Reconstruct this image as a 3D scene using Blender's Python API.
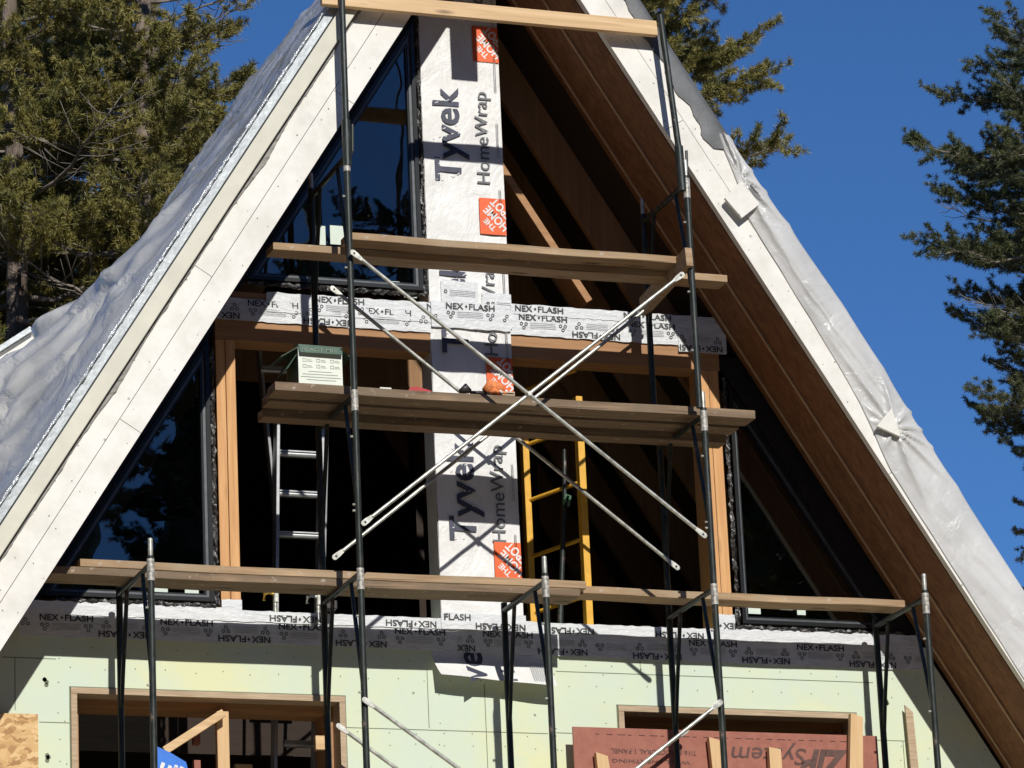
import bpy, bmesh, math, random
import numpy as np
from mathutils import Vector, Matrix
for o in list(bpy.data.objects): bpy.data.objects.remove(o)
S = bpy.context.scene
C0 = S.collection
rnd = random.Random(7)
# ------------------------------------------------------------------ camera
FOC = 4000.0
th, ps, ro = math.radians(16.82), math.radians(20.2), math.radians(-2.58)
fw = Vector((math.sin(ps)*math.cos(th), math.cos(ps)*math.cos(th), math.sin(th)))
r0 = Vector((math.cos(ps), -math.sin(ps), 0)); u0 = r0.cross(fw)
rt = math.cos(ro)*r0 + math.sin(ro)*u0; up = -math.sin(ro)*r0 + math.cos(ro)*u0
CAM = Vector((0, 0, 7.5)) - 20.5*fw
cam = bpy.data.cameras.new('camera'); cam.sensor_width = 36; cam.lens = FOC/1024*36
cam.clip_start = .1; cam.clip_end = 3000
co = bpy.data.objects.new('camera', cam); C0.objects.link(co)
m = Matrix.Identity(4)
for i in range(3): m[i][0] = rt[i]; m[i][1] = up[i]; m[i][2] = -fw[i]; m[i][3] = CAM[i]
co.matrix_world = m; S.camera = co
def P(px, py, Y=0.0):
    d = fw*FOC + rt*(px-512) - up*(py-384)
    return CAM + d*((Y-CAM.y)/d.y)
# ------------------------------------------------------------------ light
w = bpy.data.worlds.new('World'); S.world = w; w.use_nodes = True
nt = w.node_tree; bg = nt.nodes['Background']
sky = nt.nodes.new('ShaderNodeTexSky'); sky.sky_type = 'NISHITA'; sky.sun_disc = False
SUN = Vector((.012, -1, .68)).normalized()
sky.sun_elevation = math.asin(SUN.z); sky.sun_rotation = math.atan2(SUN.x, SUN.y)
sky.altitude = 2200; sky.air_density = 1.0; sky.dust_density = 0.15; sky.ozone_density = 3.0
tint = nt.nodes.new('ShaderNodeMix'); tint.data_type = 'RGBA'; tint.blend_type = 'MULTIPLY'; tint.inputs[0].default_value = 1
nt.links.new(sky.outputs[0], tint.inputs[6]); tint.inputs[7].default_value = (.74, 1.26, 1.82, 1)   # deep mountain blue
nt.links.new(tint.outputs[2], bg.inputs[0]); bg.inputs[1].default_value = 0.055
sl = bpy.data.lights.new('sun', 'SUN'); sl.energy = 4.4; sl.angle = math.radians(.53); sl.color = (1, .96, .89)
so = bpy.data.objects.new('sun', sl); C0.objects.link(so); so.rotation_euler = SUN.to_track_quat('Z', 'Y').to_euler(); so.location = (0, -30, 40)
S.view_settings.view_transform = 'Standard'; S.view_settings.look = 'None'; S.view_settings.exposure = 0; S.view_settings.gamma = 1
S.render.engine = 'CYCLES'
# ------------------------------------------------------------------ materials
def newmat(name):
    m = bpy.data.materials.new(name); m.use_nodes = True
    return m, m.node_tree, m.node_tree.nodes['Principled BSDF']
def coords(nt, scale=(1, 1, 1), rot=(0, 0, 0)):
    tc = nt.nodes.new('ShaderNodeTexCoord'); mp = nt.nodes.new('ShaderNodeMapping')
    mp.inputs['Scale'].default_value = scale; mp.inputs['Rotation'].default_value = rot
    nt.links.new(tc.outputs['Object'], mp.inputs[0]); return mp.outputs[0]
def noise(nt, vec, sc, det=4, rough=.6, dist=0):
    n = nt.nodes.new('ShaderNodeTexNoise'); n.inputs['Scale'].default_value = sc; n.inputs['Detail'].default_value = det
    n.inputs['Roughness'].default_value = rough; n.inputs['Distortion'].default_value = dist
    nt.links.new(vec, n.inputs['Vector']); return n.outputs['Fac']
def ramp(nt, fac, stops):
    r = nt.nodes.new('ShaderNodeValToRGB'); e = r.color_ramp.elements
    while len(e) < len(stops): e.new(.5)
    for q, (p, c) in zip(e, stops): q.position = p; q.color = (*c, 1)
    nt.links.new(fac, r.inputs[0]); return r.outputs[0]
def bump(nt, b, h, s, d=.01):
    n = nt.nodes.new('ShaderNodeBump'); n.inputs['Strength'].default_value = s; n.inputs['Distance'].default_value = d
    nt.links.new(h, n.inputs['Height']); nt.links.new(n.outputs[0], b.inputs['Normal'])
def mixc(nt, a, b, f, mode='MIX'):
    n = nt.nodes.new('ShaderNodeMix'); n.data_type = 'RGBA'; n.blend_type = mode
    for k, v in ((6, a), (7, b), (0, f)):
        if isinstance(v, (int, float)): n.inputs[k].default_value = v
        elif isinstance(v, tuple): n.inputs[k].default_value = (*v, 1)
        else: nt.links.new(v, n.inputs[k])
    return n.outputs[2]
def flat(name, c, rough=.6, metal=0, vary=.15, sc=12, bs=.0):
    m, nt, b = newmat(name); v = coords(nt)
    n = noise(nt, v, sc, 5)
    col = ramp(nt, n, [(.3, tuple(x*(1-vary) for x in c)), (.7, tuple(min(1, x*(1+vary)) for x in c))])
    nt.links.new(col, b.inputs['Base Color']); b.inputs['Roughness'].default_value = rough; b.inputs['Metallic'].default_value = metal
    if bs: bump(nt, b, n, bs)
    return m
def wood(name, c1, c2, axis='X', rough=.7, sc=1.0, knots=.0, weather=None):
    m, nt, b = newmat(name)
    s = {'X': (.7, 14, 14), 'Y': (14, .7, 14), 'Z': (14, 14, .7)}[axis]
    v = coords(nt, tuple(k*sc for k in s))
    n = noise(nt, v, 2.2, 6, .65, .6)
    col = ramp(nt, n, [(.3, c1), (.52, tuple((x+y)/2 for x, y in zip(c1, c2))), (.72, c2)])
    v2 = coords(nt); n2 = noise(nt, v2, 3, 4, .6)
    if weather: col = mixc(nt, col, weather, ramp(nt, n2, [(.42, (0, 0, 0)), (.62, (1, 1, 1))]))
    if knots:
        vo = nt.nodes.new('ShaderNodeTexVoronoi'); vo.inputs['Scale'].default_value = 1.0
        sk = {'X': (2.2, 9, 9), 'Y': (9, 2.2, 9), 'Z': (9, 9, 2.2)}[axis]
        nt.links.new(coords(nt, sk), vo.inputs['Vector'])
        kn = ramp(nt, vo.outputs['Distance'], [(.06, (1, 1, 1)), (.15, (0, 0, 0))])
        kf = nt.nodes.new('ShaderNodeMath'); kf.operation = 'MULTIPLY'; kf.inputs[1].default_value = knots; nt.links.new(kn, kf.inputs[0])
        col = mixc(nt, col, tuple(x*.35 for x in c1), kf.outputs[0])
    if weather:
        sp = ramp(nt, noise(nt, coords(nt), 17, 5, .75), [(.60, (0, 0, 0)), (.68, (.7, .7, .7))]); col = mixc(nt, col, (.46, .42, .36), sp)
        s2 = {'X': (.35, 30, 30), 'Y': (30, .35, 30), 'Z': (30, 30, .35)}[axis]
        ck = ramp(nt, noise(nt, coords(nt, s2), 3, 3, .6), [(.64, (0, 0, 0)), (.69, (.85, .85, .85))]); col = mixc(nt, col, tuple(x*.25 for x in c1), ck)
    nt.links.new(col, b.inputs['Base Color']); b.inputs['Roughness'].default_value = rough
    bump(nt, b, n, .45, .005); return m
M = {}
M['ply'] = wood('weathered_plank', (.20, .115, .055), (.52, .36, .21), 'X', .85, 1, .9, (.36, .27, .17))
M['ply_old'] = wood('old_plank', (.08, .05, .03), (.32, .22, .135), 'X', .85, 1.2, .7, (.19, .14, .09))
M['pine_x'] = wood('new_lumber', (.50, .31, .14), (.76, .54, .30), 'X', .6, 1, .9)
M['pine_z'] = wood('new_lumber_upright', (.56, .35, .16), (.70, .48, .26), 'Z', .6, 1, .6)
M['stud'] = wood('stud_lumber', (.50, .24, .085), (.70, .40, .17), 'Z', .65, 1.3, .3)
M['header'] = wood('header_lumber', (.30, .15, .065), (.46, .25, .11), 'X', .7, 1)
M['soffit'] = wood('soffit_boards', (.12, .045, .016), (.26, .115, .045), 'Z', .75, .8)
M['lit_edge'] = wood('lit_edge_strip', (.36, .22, .12), (.50, .33, .19), 'Z', .7)
M['rafter'] = wood('rafter_lumber', (.22, .115, .05), (.34, .19, .09), 'Z', .75, .8)
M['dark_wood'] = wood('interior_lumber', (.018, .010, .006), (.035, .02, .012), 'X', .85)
M['trim_ply'] = wood('cut_plywood_edge', (.34, .24, .15), (.56, .44, .30), 'X', .8, 3)
M['black_metal'] = flat('scaffold_dark_paint', (.022, .028, .025), .36, .3, .5, 30, .1)
def mat_post():
    m, nt, b = newmat('worn_dark_scaffold_paint'); v = coords(nt, (1, 1, .35))
    n = noise(nt, v, 34, 5, .75); n2 = noise(nt, coords(nt), 5, 3, .6)
    col = ramp(nt, n, [(.40, (.018, .024, .021)), (.60, (.035, .042, .038)), (.66, (.13, .085, .06)), (.72, (.30, .29, .27))])
    nt.links.new(col, b.inputs['Base Color']); b.inputs['Metallic'].default_value = .25
    nt.links.new(ramp(nt, n2, [(.3, (.25,)*3), (.7, (.55,)*3)]), b.inputs['Roughness']); bump(nt, b, n, .15, .003); return m
M['black_metal'] = mat_post()
M['galv'] = flat('galvanised_tube', (.50, .50, .45), .42, .6, .45, 28, .1)
M['alu'] = flat('ladder_aluminium', (.42, .43, .44), .4, .6, .15, 30)
M['yellow'] = flat('yellow_fibreglass', (.70, .38, .035), .5, 0, .12, 20)
M['ink'] = flat('print_dark', (.045, .05, .085), .6, 0, .3, 30)
M['ink_grey'] = flat('print_grey', (.13, .135, .15), .6, 0, .3, 30)
M['ink_fine'] = flat('print_fine', (.36, .37, .38), .6, 0, .2, 30)
M['nexink'] = flat('tape_print', (.04, .045, .045), .6, 0, .3, 20)
M['orange'] = flat('orange_print', (.78, .12, .025), .6, 0, .1, 20)
M['whiteprint'] = flat('white_print', (.72, .70, .68), .6, 0, .1, 20)
M['redink'] = flat('red_print', (.35, .02, .05), .6)
M['black_frame'] = flat('black_window_frame', (.012, .013, .014), .3, .2, .2, 20)
M['frame_grey'] = flat('grey_frame_lip', (.11, .12, .13), .35, .4, .2, 20)
M['membrane'] = flat('black_membrane', (.010, .010, .010), .45, 0, .5, 25, .6)
M['sticker'] = flat('pale_sticker', (.60, .68, .60), .6, 0, .06, 10)
M['seam'] = flat('dark_seam', (.16, .18, .12), .8)
M['dirt'] = flat('packed_dirt_ground', (.44, .36, .26), .95, 0, .25, 1.5, .5)
M['red_plastic'] = flat('red_plastic', (.42, .03, .03), .4)
M['blacktool'] = flat('dark_tool', (.035, .03, .03), .5, 0, .4, 60)
M['glove'] = flat('orange_glove', (.72, .22, .07), .8, 0, .4, 45, .5)
M['blue'] = flat('blue_tarp', (.02, .16, .62), .45, 0, .15, 10, .2)
M['brass'] = flat('brass_fitting', (.62, .40, .08), .35, .7)
M['green_card'] = flat('green_cardboard', (.07, .12, .085), .7, 0, .2, 20)
M['card'] = flat('pale_cardboard', (.74, .77, .68), .7, 0, .08, 10)
M['cardink'] = flat('card_print', (.22, .28, .22), .7)
M['zipink'] = flat('panel_print', (.10, .05, .04), .7, 0, .3, 30)
M['dripedge'] = flat('drip_edge_metal', (.42, .45, .46), .35, .3, .12, 20, .2)
M['shade_blotch'] = flat('grey_shade_blotch', (.20, .19, .17), .6, 0, .3, 20)
M['nail'] = flat('dull_nail_heads', (.20, .19, .17), .6, 0, .3, 20)
M['cream'] = flat('cream_trim', (.60, .58, .48), .55, 0, .08, 8, .1)
def mat_white():
    m, nt, b = newmat('white_primed_board'); v = coords(nt)
    n = noise(nt, v, 5, 6, .7); sp = noise(nt, v, 70, 3, .5)
    col = ramp(nt, n, [(.35, (.66, .64, .58)), (.6, (.78, .76, .71))])
    vo = nt.nodes.new('ShaderNodeTexVoronoi'); vo.inputs['Scale'].default_value = 6.5; nt.links.new(v, vo.inputs['Vector'])
    d = ramp(nt, vo.outputs['Distance'], [(.035, (1, 1, 1)), (.055, (0, 0, 0))])
    col = mixc(nt, col, (.42, .40, .36), d)
    sm = ramp(nt, noise(nt, coords(nt, (1, 1, 1)), 2.3, 4, .6, .5), [(.60, (0, 0, 0)), (.72, (.5, .5, .5))])
    col = mixc(nt, col, (.50, .49, .46), sm)
    nt.links.new(col, b.inputs['Base Color']); b.inputs['Roughness'].default_value = .6; bump(nt, b, sp, .1, .003); return m
M['white'] = mat_white()
def mat_green():
    m, nt, b = newmat('pale_green_sheathing'); v = coords(nt)
    n = noise(nt, v, 1.6, 5, .65, .4); n2 = noise(nt, v, 22, 4, .7)
    col = ramp(nt, n, [(.34, (.57, .66, .55)), (.5, (.60, .67, .50)), (.66, (.66, .68, .42))])
    vo = nt.nodes.new('ShaderNodeTexVoronoi'); vo.inputs['Scale'].default_value = 5; nt.links.new(v, vo.inputs['Vector'])
    d = ramp(nt, vo.outputs['Distance'], [(.025, (1, 1, 1)), (.045, (0, 0, 0))])
    col = mixc(nt, col, (.22, .26, .18), d)
    sc = ramp(nt, n2, [(.62, (0, 0, 0)), (.75, (.45, .45, .45))]); col = mixc(nt, col, (.42, .46, .33), sc)
    nt.links.new(col, b.inputs['Base Color']); b.inputs['Roughness'].default_value = .65; bump(nt, b, n2, .12, .003); return m
M['green'] = mat_green()
def mat_wrap():
    m, nt, b = newmat('white_house_wrap'); v = coords(nt, (1, 1, .7))
    n = noise(nt, v, 7, 5, .6, .8); n2 = noise(nt, v, 26, 4, .6, .5)
    col = ramp(nt, n, [(.35, (.68, .68, .665)), (.65, (.78, .78, .765))])
    nt.links.new(col, b.inputs['Base Color']); b.inputs['Roughness'].default_value = .42
    a = nt.nodes.new('ShaderNodeMath'); a.operation = 'MULTIPLY_ADD'; a.inputs[1].default_value = .35
    nt.links.new(n2, a.inputs[0]); nt.links.new(n, a.inputs[2]); bump(nt, b, a.outputs[0], .45, .02); return m
M['wrap'] = mat_wrap()
def mat_tape():
    m, nt, b = newmat('silver_flashing_tape'); v = coords(nt, (1, 1, 3))
    n = noise(nt, v, 14, 5, .7, .6)
    col = ramp(nt, n, [(.3, (.56, .58, .60)), (.7, (.70, .72, .73))])
    nt.links.new(col, b.inputs['Base Color']); b.inputs['Roughness'].default_value = .4; bump(nt, b, n, .7, .008); return m
M['tape'] = mat_tape()
def mat_crinkle():
    m, nt, b = newmat('crinkled_black_foil'); v = coords(nt)
    n = noise(nt, v, 24, 4, .7, 1.2)
    col = ramp(nt, n, [(.42, (.01, .01, .01)), (.57, (.03, .03, .03)), (.66, (.5, .5, .5))])
    nt.links.new(col, b.inputs['Base Color']); b.inputs['Roughness'].default_value = .35; bump(nt, b, n, 1, .01); return m
M['crinkle'] = mat_crinkle()
def mat_zip():
    m, nt, b = newmat('red_brown_panel'); v = coords(nt)
    n = noise(nt, v, 18, 5, .7); col = ramp(nt, n, [(.3, (.27, .085, .055)), (.7, (.36, .13, .085))])
    nt.links.new(col, b.inputs['Base Color']); b.inputs['Roughness'].default_value = .6; bump(nt, b, n, .1, .003); return m
M['zip'] = mat_zip()
def mat_osb():
    m, nt, b = newmat('strand_board'); vo = nt.nodes.new('ShaderNodeTexVoronoi'); vo.inputs['Scale'].default_value = 1
    n = noise(nt, coords(nt), 9, 3, .6)
    ad = nt.nodes.new('ShaderNodeVectorMath'); ad.operation = 'MULTIPLY_ADD'
    cb = nt.nodes.new('ShaderNodeCombineXYZ'); nt.links.new(n, cb.inputs[0]); nt.links.new(n, cb.inputs[2])
    nt.links.new(cb.outputs[0], ad.inputs[0]); ad.inputs[1].default_value = (6, 0, 6); nt.links.new(coords(nt, (22, 22, 60), (0, .5, 0)), ad.inputs[2])
    nt.links.new(ad.outputs[0], vo.inputs['Vector'])
    sp = nt.nodes.new('ShaderNodeSeparateColor'); nt.links.new(vo.outputs['Color'], sp.inputs[0])
    col = ramp(nt, sp.outputs[0], [(0, (.36, .19, .07)), (.5, (.58, .36, .15)), (1, (.72, .50, .25))])
    nt.links.new(col, b.inputs['Base Color']); b.inputs['Roughness'].default_value = .7; bump(nt, b, sp.outputs[0], .3, .003); return m
M['osb'] = mat_osb()
def mat_glass():
    m = bpy.data.materials.new('window_glass'); m.use_nodes = True; nt = m.node_tree; nt.nodes.clear()
    out = nt.nodes.new('ShaderNodeOutputMaterial'); mx = nt.nodes.new('ShaderNodeMixShader')
    tr = nt.nodes.new('ShaderNodeBsdfTransparent'); tr.inputs[0].default_value = (.50, .55, .56, 1)
    gl = nt.nodes.new('ShaderNodeBsdfGlossy'); gl.inputs['Roughness'].default_value = .004; gl.inputs['Color'].default_value = (.95, .97, 1, 1)
    fr = nt.nodes.new('ShaderNodeFresnel'); fr.inputs[0].default_value = 1.75
    nt.links.new(fr.outputs[0], mx.inputs[0]); nt.links.new(tr.outputs[0], mx.inputs[1]); nt.links.new(gl.outputs[0], mx.inputs[2]); nt.links.new(mx.outputs[0], out.inputs[0])
    n = noise(nt, coords(nt), 1.8, 2, .5); bm = nt.nodes.new('ShaderNodeBump'); bm.inputs['Strength'].default_value = .05; bm.inputs['Distance'].default_value = .02
    nt.links.new(n, bm.inputs['Height']); nt.links.new(bm.outputs[0], gl.inputs['Normal']); return m
M['glass'] = mat_glass()
def mixv(nt, v, n):
    a = nt.nodes.new('ShaderNodeVectorMath'); a.operation = 'MULTIPLY_ADD'; c = nt.nodes.new('ShaderNodeCombineXYZ')
    for i in range(3): nt.links.new(n, c.inputs[i])
    nt.links.new(c.outputs[0], a.inputs[0]); a.inputs[1].default_value = (.5, .2, -.5); nt.links.new(v, a.inputs[2]); return a.outputs[0]
def mat_plastic(name, c, tr_amt, rough, rot, bs=.6):
    m = bpy.data.materials.new(name); m.use_nodes = True; nt = m.node_tree; b = nt.nodes['Principled BSDF']; out = nt.nodes['Material Output']
    v = coords(nt, (1, .6, 1), rot); n = noise(nt, v, 3.2, 5, .55, 1.4); n2 = noise(nt, coords(nt, (1, 1, 1), rot), 1.8, 4, .6, .6)
    col = ramp(nt, n2, [(.3, tuple(x*.72 for x in c)), (.7, c)])
    nt.links.new(col, b.inputs['Base Color']); b.inputs['Roughness'].default_value = rough; b.inputs['Specular IOR Level'].default_value = .8
    vo = nt.nodes.new('ShaderNodeTexVoronoi'); vo.feature = 'DISTANCE_TO_EDGE'; vo.inputs['Scale'].default_value = 3.4; nt.links.new(mixv(nt, v, n), vo.inputs['Vector'])
    rg = nt.nodes.new('ShaderNodeTexNoise'); rg.noise_type = 'RIDGED_MULTIFRACTAL'; rg.inputs['Scale'].default_value = 2.6; rg.inputs['Detail'].default_value = 3; rg.inputs['Distortion'].default_value = 1.0
    nt.links.new(v, rg.inputs['Vector']); a3 = nt.nodes.new('ShaderNodeMath'); a3.operation = 'MULTIPLY_ADD'; a3.inputs[1].default_value = .35; nt.links.new(rg.outputs['Fac'], a3.inputs[0]); nt.links.new(n, a3.inputs[2]); n = a3.outputs[0]
    ad = nt.nodes.new('ShaderNodeMath'); ad.operation = 'MULTIPLY_ADD'; ad.inputs[1].default_value = .9; nt.links.new(vo.outputs['Distance'], ad.inputs[0]); nt.links.new(n, ad.inputs[2])
    bump(nt, b, ad.outputs[0], bs, .03)
    tl = nt.nodes.new('ShaderNodeBsdfTranslucent'); nt.links.new(col, tl.inputs[0])
    tp = nt.nodes.new('ShaderNodeBsdfTransparent'); m1 = nt.nodes.new('ShaderNodeMixShader'); m1.inputs[0].default_value = .22
    nt.links.new(b.outputs[0], m1.inputs[1]); nt.links.new(tl.outputs[0], m1.inputs[2])
    m2 = nt.nodes.new('ShaderNodeMixShader'); m2.inputs[0].default_value = tr_amt
    tf = noise(nt, coords(nt, (1, 1, 1), rot), 1.3, 3, .5, .8); tr_ = nt.nodes.new('ShaderNodeMapRange'); tr_.inputs[1].default_value = .4; tr_.inputs[2].default_value = .62
    tr_.inputs[3].default_value = tr_amt*.4; tr_.inputs[4].default_value = min(.6, tr_amt*2.6); nt.links.new(tf, tr_.inputs[0]); nt.links.new(tr_.outputs[0], m2.inputs[0])
    nt.links.new(m1.outputs[0], m2.inputs[1]); nt.links.new(tp.outputs[0], m2.inputs[2]); nt.links.new(m2.outputs[0], out.inputs[0]); return m
M['plastic'] = mat_plastic('clear_plastic_sheeting', (.90, .89, .85), .11, .12, (0, .55, 0))
M['plastic_r'] = mat_plastic('milky_plastic_sheeting', (.80, .80, .79), .06, .33, (0, -.55, 0), .3)
M['foil'] = flat('crumpled_plastic_edge', (.55, .58, .60), .18, .3, .4, 60, 1.0)
M['underlay'] = flat('grey_underlayment', (.11, .115, .12), .5, 0, .2, 10, .3)
def mat_bark():
    m, nt, b = newmat('pine_bark'); v = coords(nt, (1, 1, .25)); n = noise(nt, v, 9, 6, .7, .6)
    col = ramp(nt, n, [(.35, (.07, .05, .038)), (.6, (.24, .19, .15)), (.75, (.34, .29, .24))])
    nt.links.new(col, b.inputs['Base Color']); b.inputs['Roughness'].default_value = .95; bump(nt, b, n, 1, .04); return m
M['bark'] = mat_bark()
M['twig'] = flat('grey_twigs', (.22, .19, .16), .9, 0, .35, 6)
def mat_needle(name, a, b_, c):
    m, nt, b = newmat(name); v = coords(nt)
    n = noise(nt, v, 1.6, 4, .6); n2 = noise(nt, v, 14, 3, .6)
    mm = nt.nodes.new('ShaderNodeMath'); mm.operation = 'ADD'; nt.links.new(n, mm.inputs[0]); nt.links.new(n2, mm.inputs[1])
    m3 = nt.nodes.new('ShaderNodeMath'); m3.operation = 'MULTIPLY'; m3.inputs[1].default_value = .5; nt.links.new(mm.outputs[0], m3.inputs[0])
    col = ramp(nt, m3.outputs[0], [(.36, a), (.5, b_), (.64, c)])
    nt.links.new(col, b.inputs['Base Color']); b.inputs['Roughness'].default_value = .5; b.inputs['Specular IOR Level'].default_value = .35
    return m
M['needle'] = mat_needle('pine_needles', (.09, .10, .026), (.21, .19, .05), (.37, .31, .09))
M['needle_d'] = mat_needle('dark_pine_needles', (.045, .062, .026), (.085, .10, .038), (.14, .14, .055))
# ------------------------------------------------------------------ mesh builder
ORG = {}
class MB:
    def __init__(s): s.v = []; s.f = []; s.mi = []; s.k = 0
    def add(s, vs, fs, k=None):
        n = len(s.v); s.v += [tuple(p) for p in vs]; s.f += [tuple(i+n for i in f) for f in fs]; s.mi += [s.k if k is None else k]*len(fs); return s
    def prism(s, poly, y0, y1, k=None):
        a = sum(poly[i][0]*poly[(i+1) % len(poly)][1]-poly[(i+1) % len(poly)][0]*poly[i][1] for i in range(len(poly)))
        if a < 0: poly = poly[::-1]
        n = len(poly); vs = [(x, y0, z) for x, z in poly]+[(x, y1, z) for x, z in poly]
        fs = [tuple(range(n)), tuple(range(2*n-1, n-1, -1))]+[(i, i+n, (i+1) % n+n, (i+1) % n) for i in range(n)]
        return s.add(vs, fs, k)
    def box(s, x0, x1, y0, y1, z0, z1, k=None): return s.prism([(x0, z0), (x1, z0), (x1, z1), (x0, z1)], y0, y1, k)
    def bar(s, p, q, w, h, side=(0, 0, 1), k=None):
        p = Vector(p); q = Vector(q); d = (q-p).normalized(); a = d.cross(Vector(side)).normalized(); b = a.cross(d)
        vs = [e+a*w/2*i+b*h/2*j for e in (p, q) for i, j in ((-1, -1), (1, -1), (1, 1), (-1, 1))]
        return s.add(vs, [(3, 2, 1, 0), (4, 5, 6, 7), (0, 1, 5, 4), (1, 2, 6, 5), (2, 3, 7, 6), (3, 0, 4, 7)], k)
    def tube(s, path, r, n=12, k=None):
        path = [Vector(p) for p in path]; rs = r if isinstance(r, (list, tuple)) else [r]*len(path); vs = []
        for i, p in enumerate(path):
            d = (path[min(i+1, len(path)-1)]-path[max(i-1, 0)]).normalized()
            a = d.cross(Vector((.31, .2, 1)) if abs(d.z) < .95 else Vector((1, .1, 0))).normalized(); b = d.cross(a)
            vs += [p+(a*math.cos(t*2*math.pi/n)+b*math.sin(t*2*math.pi/n))*rs[i] for t in range(n)]
        fs = [(i*n+t, i*n+(t+1) % n, (i+1)*n+(t+1) % n, (i+1)*n+t) for i in range(len(path)-1) for t in range(n)]
        fs += [tuple(range(n-1, -1, -1)), tuple(range((len(path)-1)*n, len(path)*n))]
        return s.add(vs, fs, k)
    def text(s, body, o, length, cap, ang=0., y=0., k=None, bold=.015, shear=0., clip=None, thick=False):
        c = bpy.data.curves.new('t', 'FONT'); c.body = body; c.size = 1; c.offset = bold; c.shear = shear; c.resolution_u = 3
        ob = bpy.data.objects.new('t', c); me = bpy.data.meshes.new_from_object(ob)
        co_ = np.array([v.co for v in me.vertices]); x0, x1 = co_[:, 0].min(), co_[:, 0].max()
        sx = length/(x1-x0); sz = cap/.70
        vs = []
        ca, sa = math.cos(ang), math.sin(ang)
        for q in co_:
            a, b = (q[0]-x0)*sx, q[1]*sz
            vs.append((o[0]+a*ca-b*sa, y, o[1]+a*sa+b*ca))
        fs = [tuple(p.vertices) for p in me.polygons]
        bpy.data.objects.remove(ob); bpy.data.curves.remove(c)
        if clip:
            bm = bmesh.new(); bv = [bm.verts.new(v) for v in vs]
            for f in fs:
                try: bm.faces.new([bv[i] for i in f])
                except ValueError: pass
            for pc, no in (((clip[0], 0, 0), (-1, 0, 0)), ((clip[1], 0, 0), (1, 0, 0)), ((0, 0, clip[2]), (0, 0, -1)), ((0, 0, clip[3]), (0, 0, 1))):
                bmesh.ops.bisect_plane(bm, geom=bm.verts[:]+bm.edges[:]+bm.faces[:], plane_co=pc, plane_no=no, clear_outer=True)
            bm.verts.index_update(); vs = [v.co[:] for v in bm.verts]; fs = [tuple(v.index for v in f.verts) for f in bm.faces]; bm.free()
        bpy.data.meshes.remove(me)
        return s.add(vs, fs, k)
    def sheet(s, nx, ny, fn, k=None):
        vs = [fn(i/nx, j/ny) for j in range(ny+1) for i in range(nx+1)]
        fs = [(j*(nx+1)+i, j*(nx+1)+i+1, (j+1)*(nx+1)+i+1, (j+1)*(nx+1)+i) for j in range(ny) for i in range(nx)]
        return s.add(vs, fs, k)
    def build(s, name, mats, parent=None, org=None, smooth=False, bevel=0):
        o_ = ORG[parent.name] if parent else Vector(org or (0, 0, 0))
        me = bpy.data.meshes.new(name); me.from_pydata([tuple(Vector(v)-o_) for v in s.v], [], s.f); me.update()
        for q in (mats if isinstance(mats, (list, tuple)) else [mats]): me.materials.append(M[q] if isinstance(q, str) else q)
        me.polygons.foreach_set('material_index', s.mi)
        if smooth: me.polygons.foreach_set('use_smooth', [True]*len(me.polygons))
        o = bpy.data.objects.new(name, me); C0.objects.link(o)
        if parent: o.parent = parent
        else: o.location = o_
        if smooth and smooth != 'all':
            try: me.set_sharp_from_angle(angle=math.radians(40))
            except Exception: pass
        if bevel:
            b = o.modifiers.new('bevel', 'BEVEL'); b.width = bevel; b.segments = 2; b.limit_method = 'ANGLE'; b.harden_normals = False
        ORG[o.name] = o_
        return o
def thing(name, loc, label, cat, group=None):
    o = bpy.data.objects.new(name, None); C0.objects.link(o); o.location = loc; o.empty_display_size = .2
    tag(o, label, cat, group); ORG[o.name] = Vector(loc); return o
def tag(o, label=None, cat=None, group=None, kind=None):
    for k, v in (('label', label), ('category', cat), ('group', group), ('kind', kind)):
        if v: o[k] = v
    return o
def dup(root, loc, label, group=None):
    r = root.copy(); C0.objects.link(r); r.location = loc; r['label'] = label
    if group: r['group'] = group
    for ch in [o for o in bpy.data.objects if o.parent == root]:
        c = ch.copy(); C0.objects.link(c); c.parent = r
        for g in [o for o in bpy.data.objects if o.parent == ch]:
            d = g.copy(); C0.objects.link(d); d.parent = c
    return r
# ------------------------------------------------------------------ ground
g = MB(); g.sheet(40, 40, lambda a, b: ((a-.5)*1200, (b-.5)*1200, -.02))
tag(g.build('ground', 'dirt'), kind='structure')
# ------------------------------------------------------------------ house
XR, ZR, TN = -.18, 10.02, .632
OH = -.66                                   # front plane of the roof edge
SEC = math.sqrt(1+TN*TN)
def hw(z, off=0.0): return TN*(ZR-z)+off*SEC     # half width of the roof line; off measured square to the slope, outward
def rk(sgn, z, off=0.0): return XR+sgn*hw(z, off)
def rake_poly(sgn, z0, z1, o0, o1): return [(rk(sgn, z0, o0), z0), (rk(sgn, z0, o1), z0), (rk(sgn, z1, o1), z1), (rk(sgn, z1, o0), z1)]
def rake_full(sgn, z0, o0, o1):             # up to the ridge line x = XR
    return [(rk(sgn, z0, o0), z0), (rk(sgn, z0, o1), z0), (XR, ZR+o1*SEC/TN), (XR, ZR+o0*SEC/TN)]
house = thing('a_frame_house', (XR, 0, 0), 'unfinished A-frame house with white roof edge boards, wrapped centre post and green wall sheathing', 'house')
HB = 4.6                                    # back of the house
ZB = .6
for sg in (-1, 1):
    MB().prism(rake_full(sg, ZB, .022, .285), OH+.042, HB).build('roof_panel', 'rafter' if sg > 0 else 'underlay', house)
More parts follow.
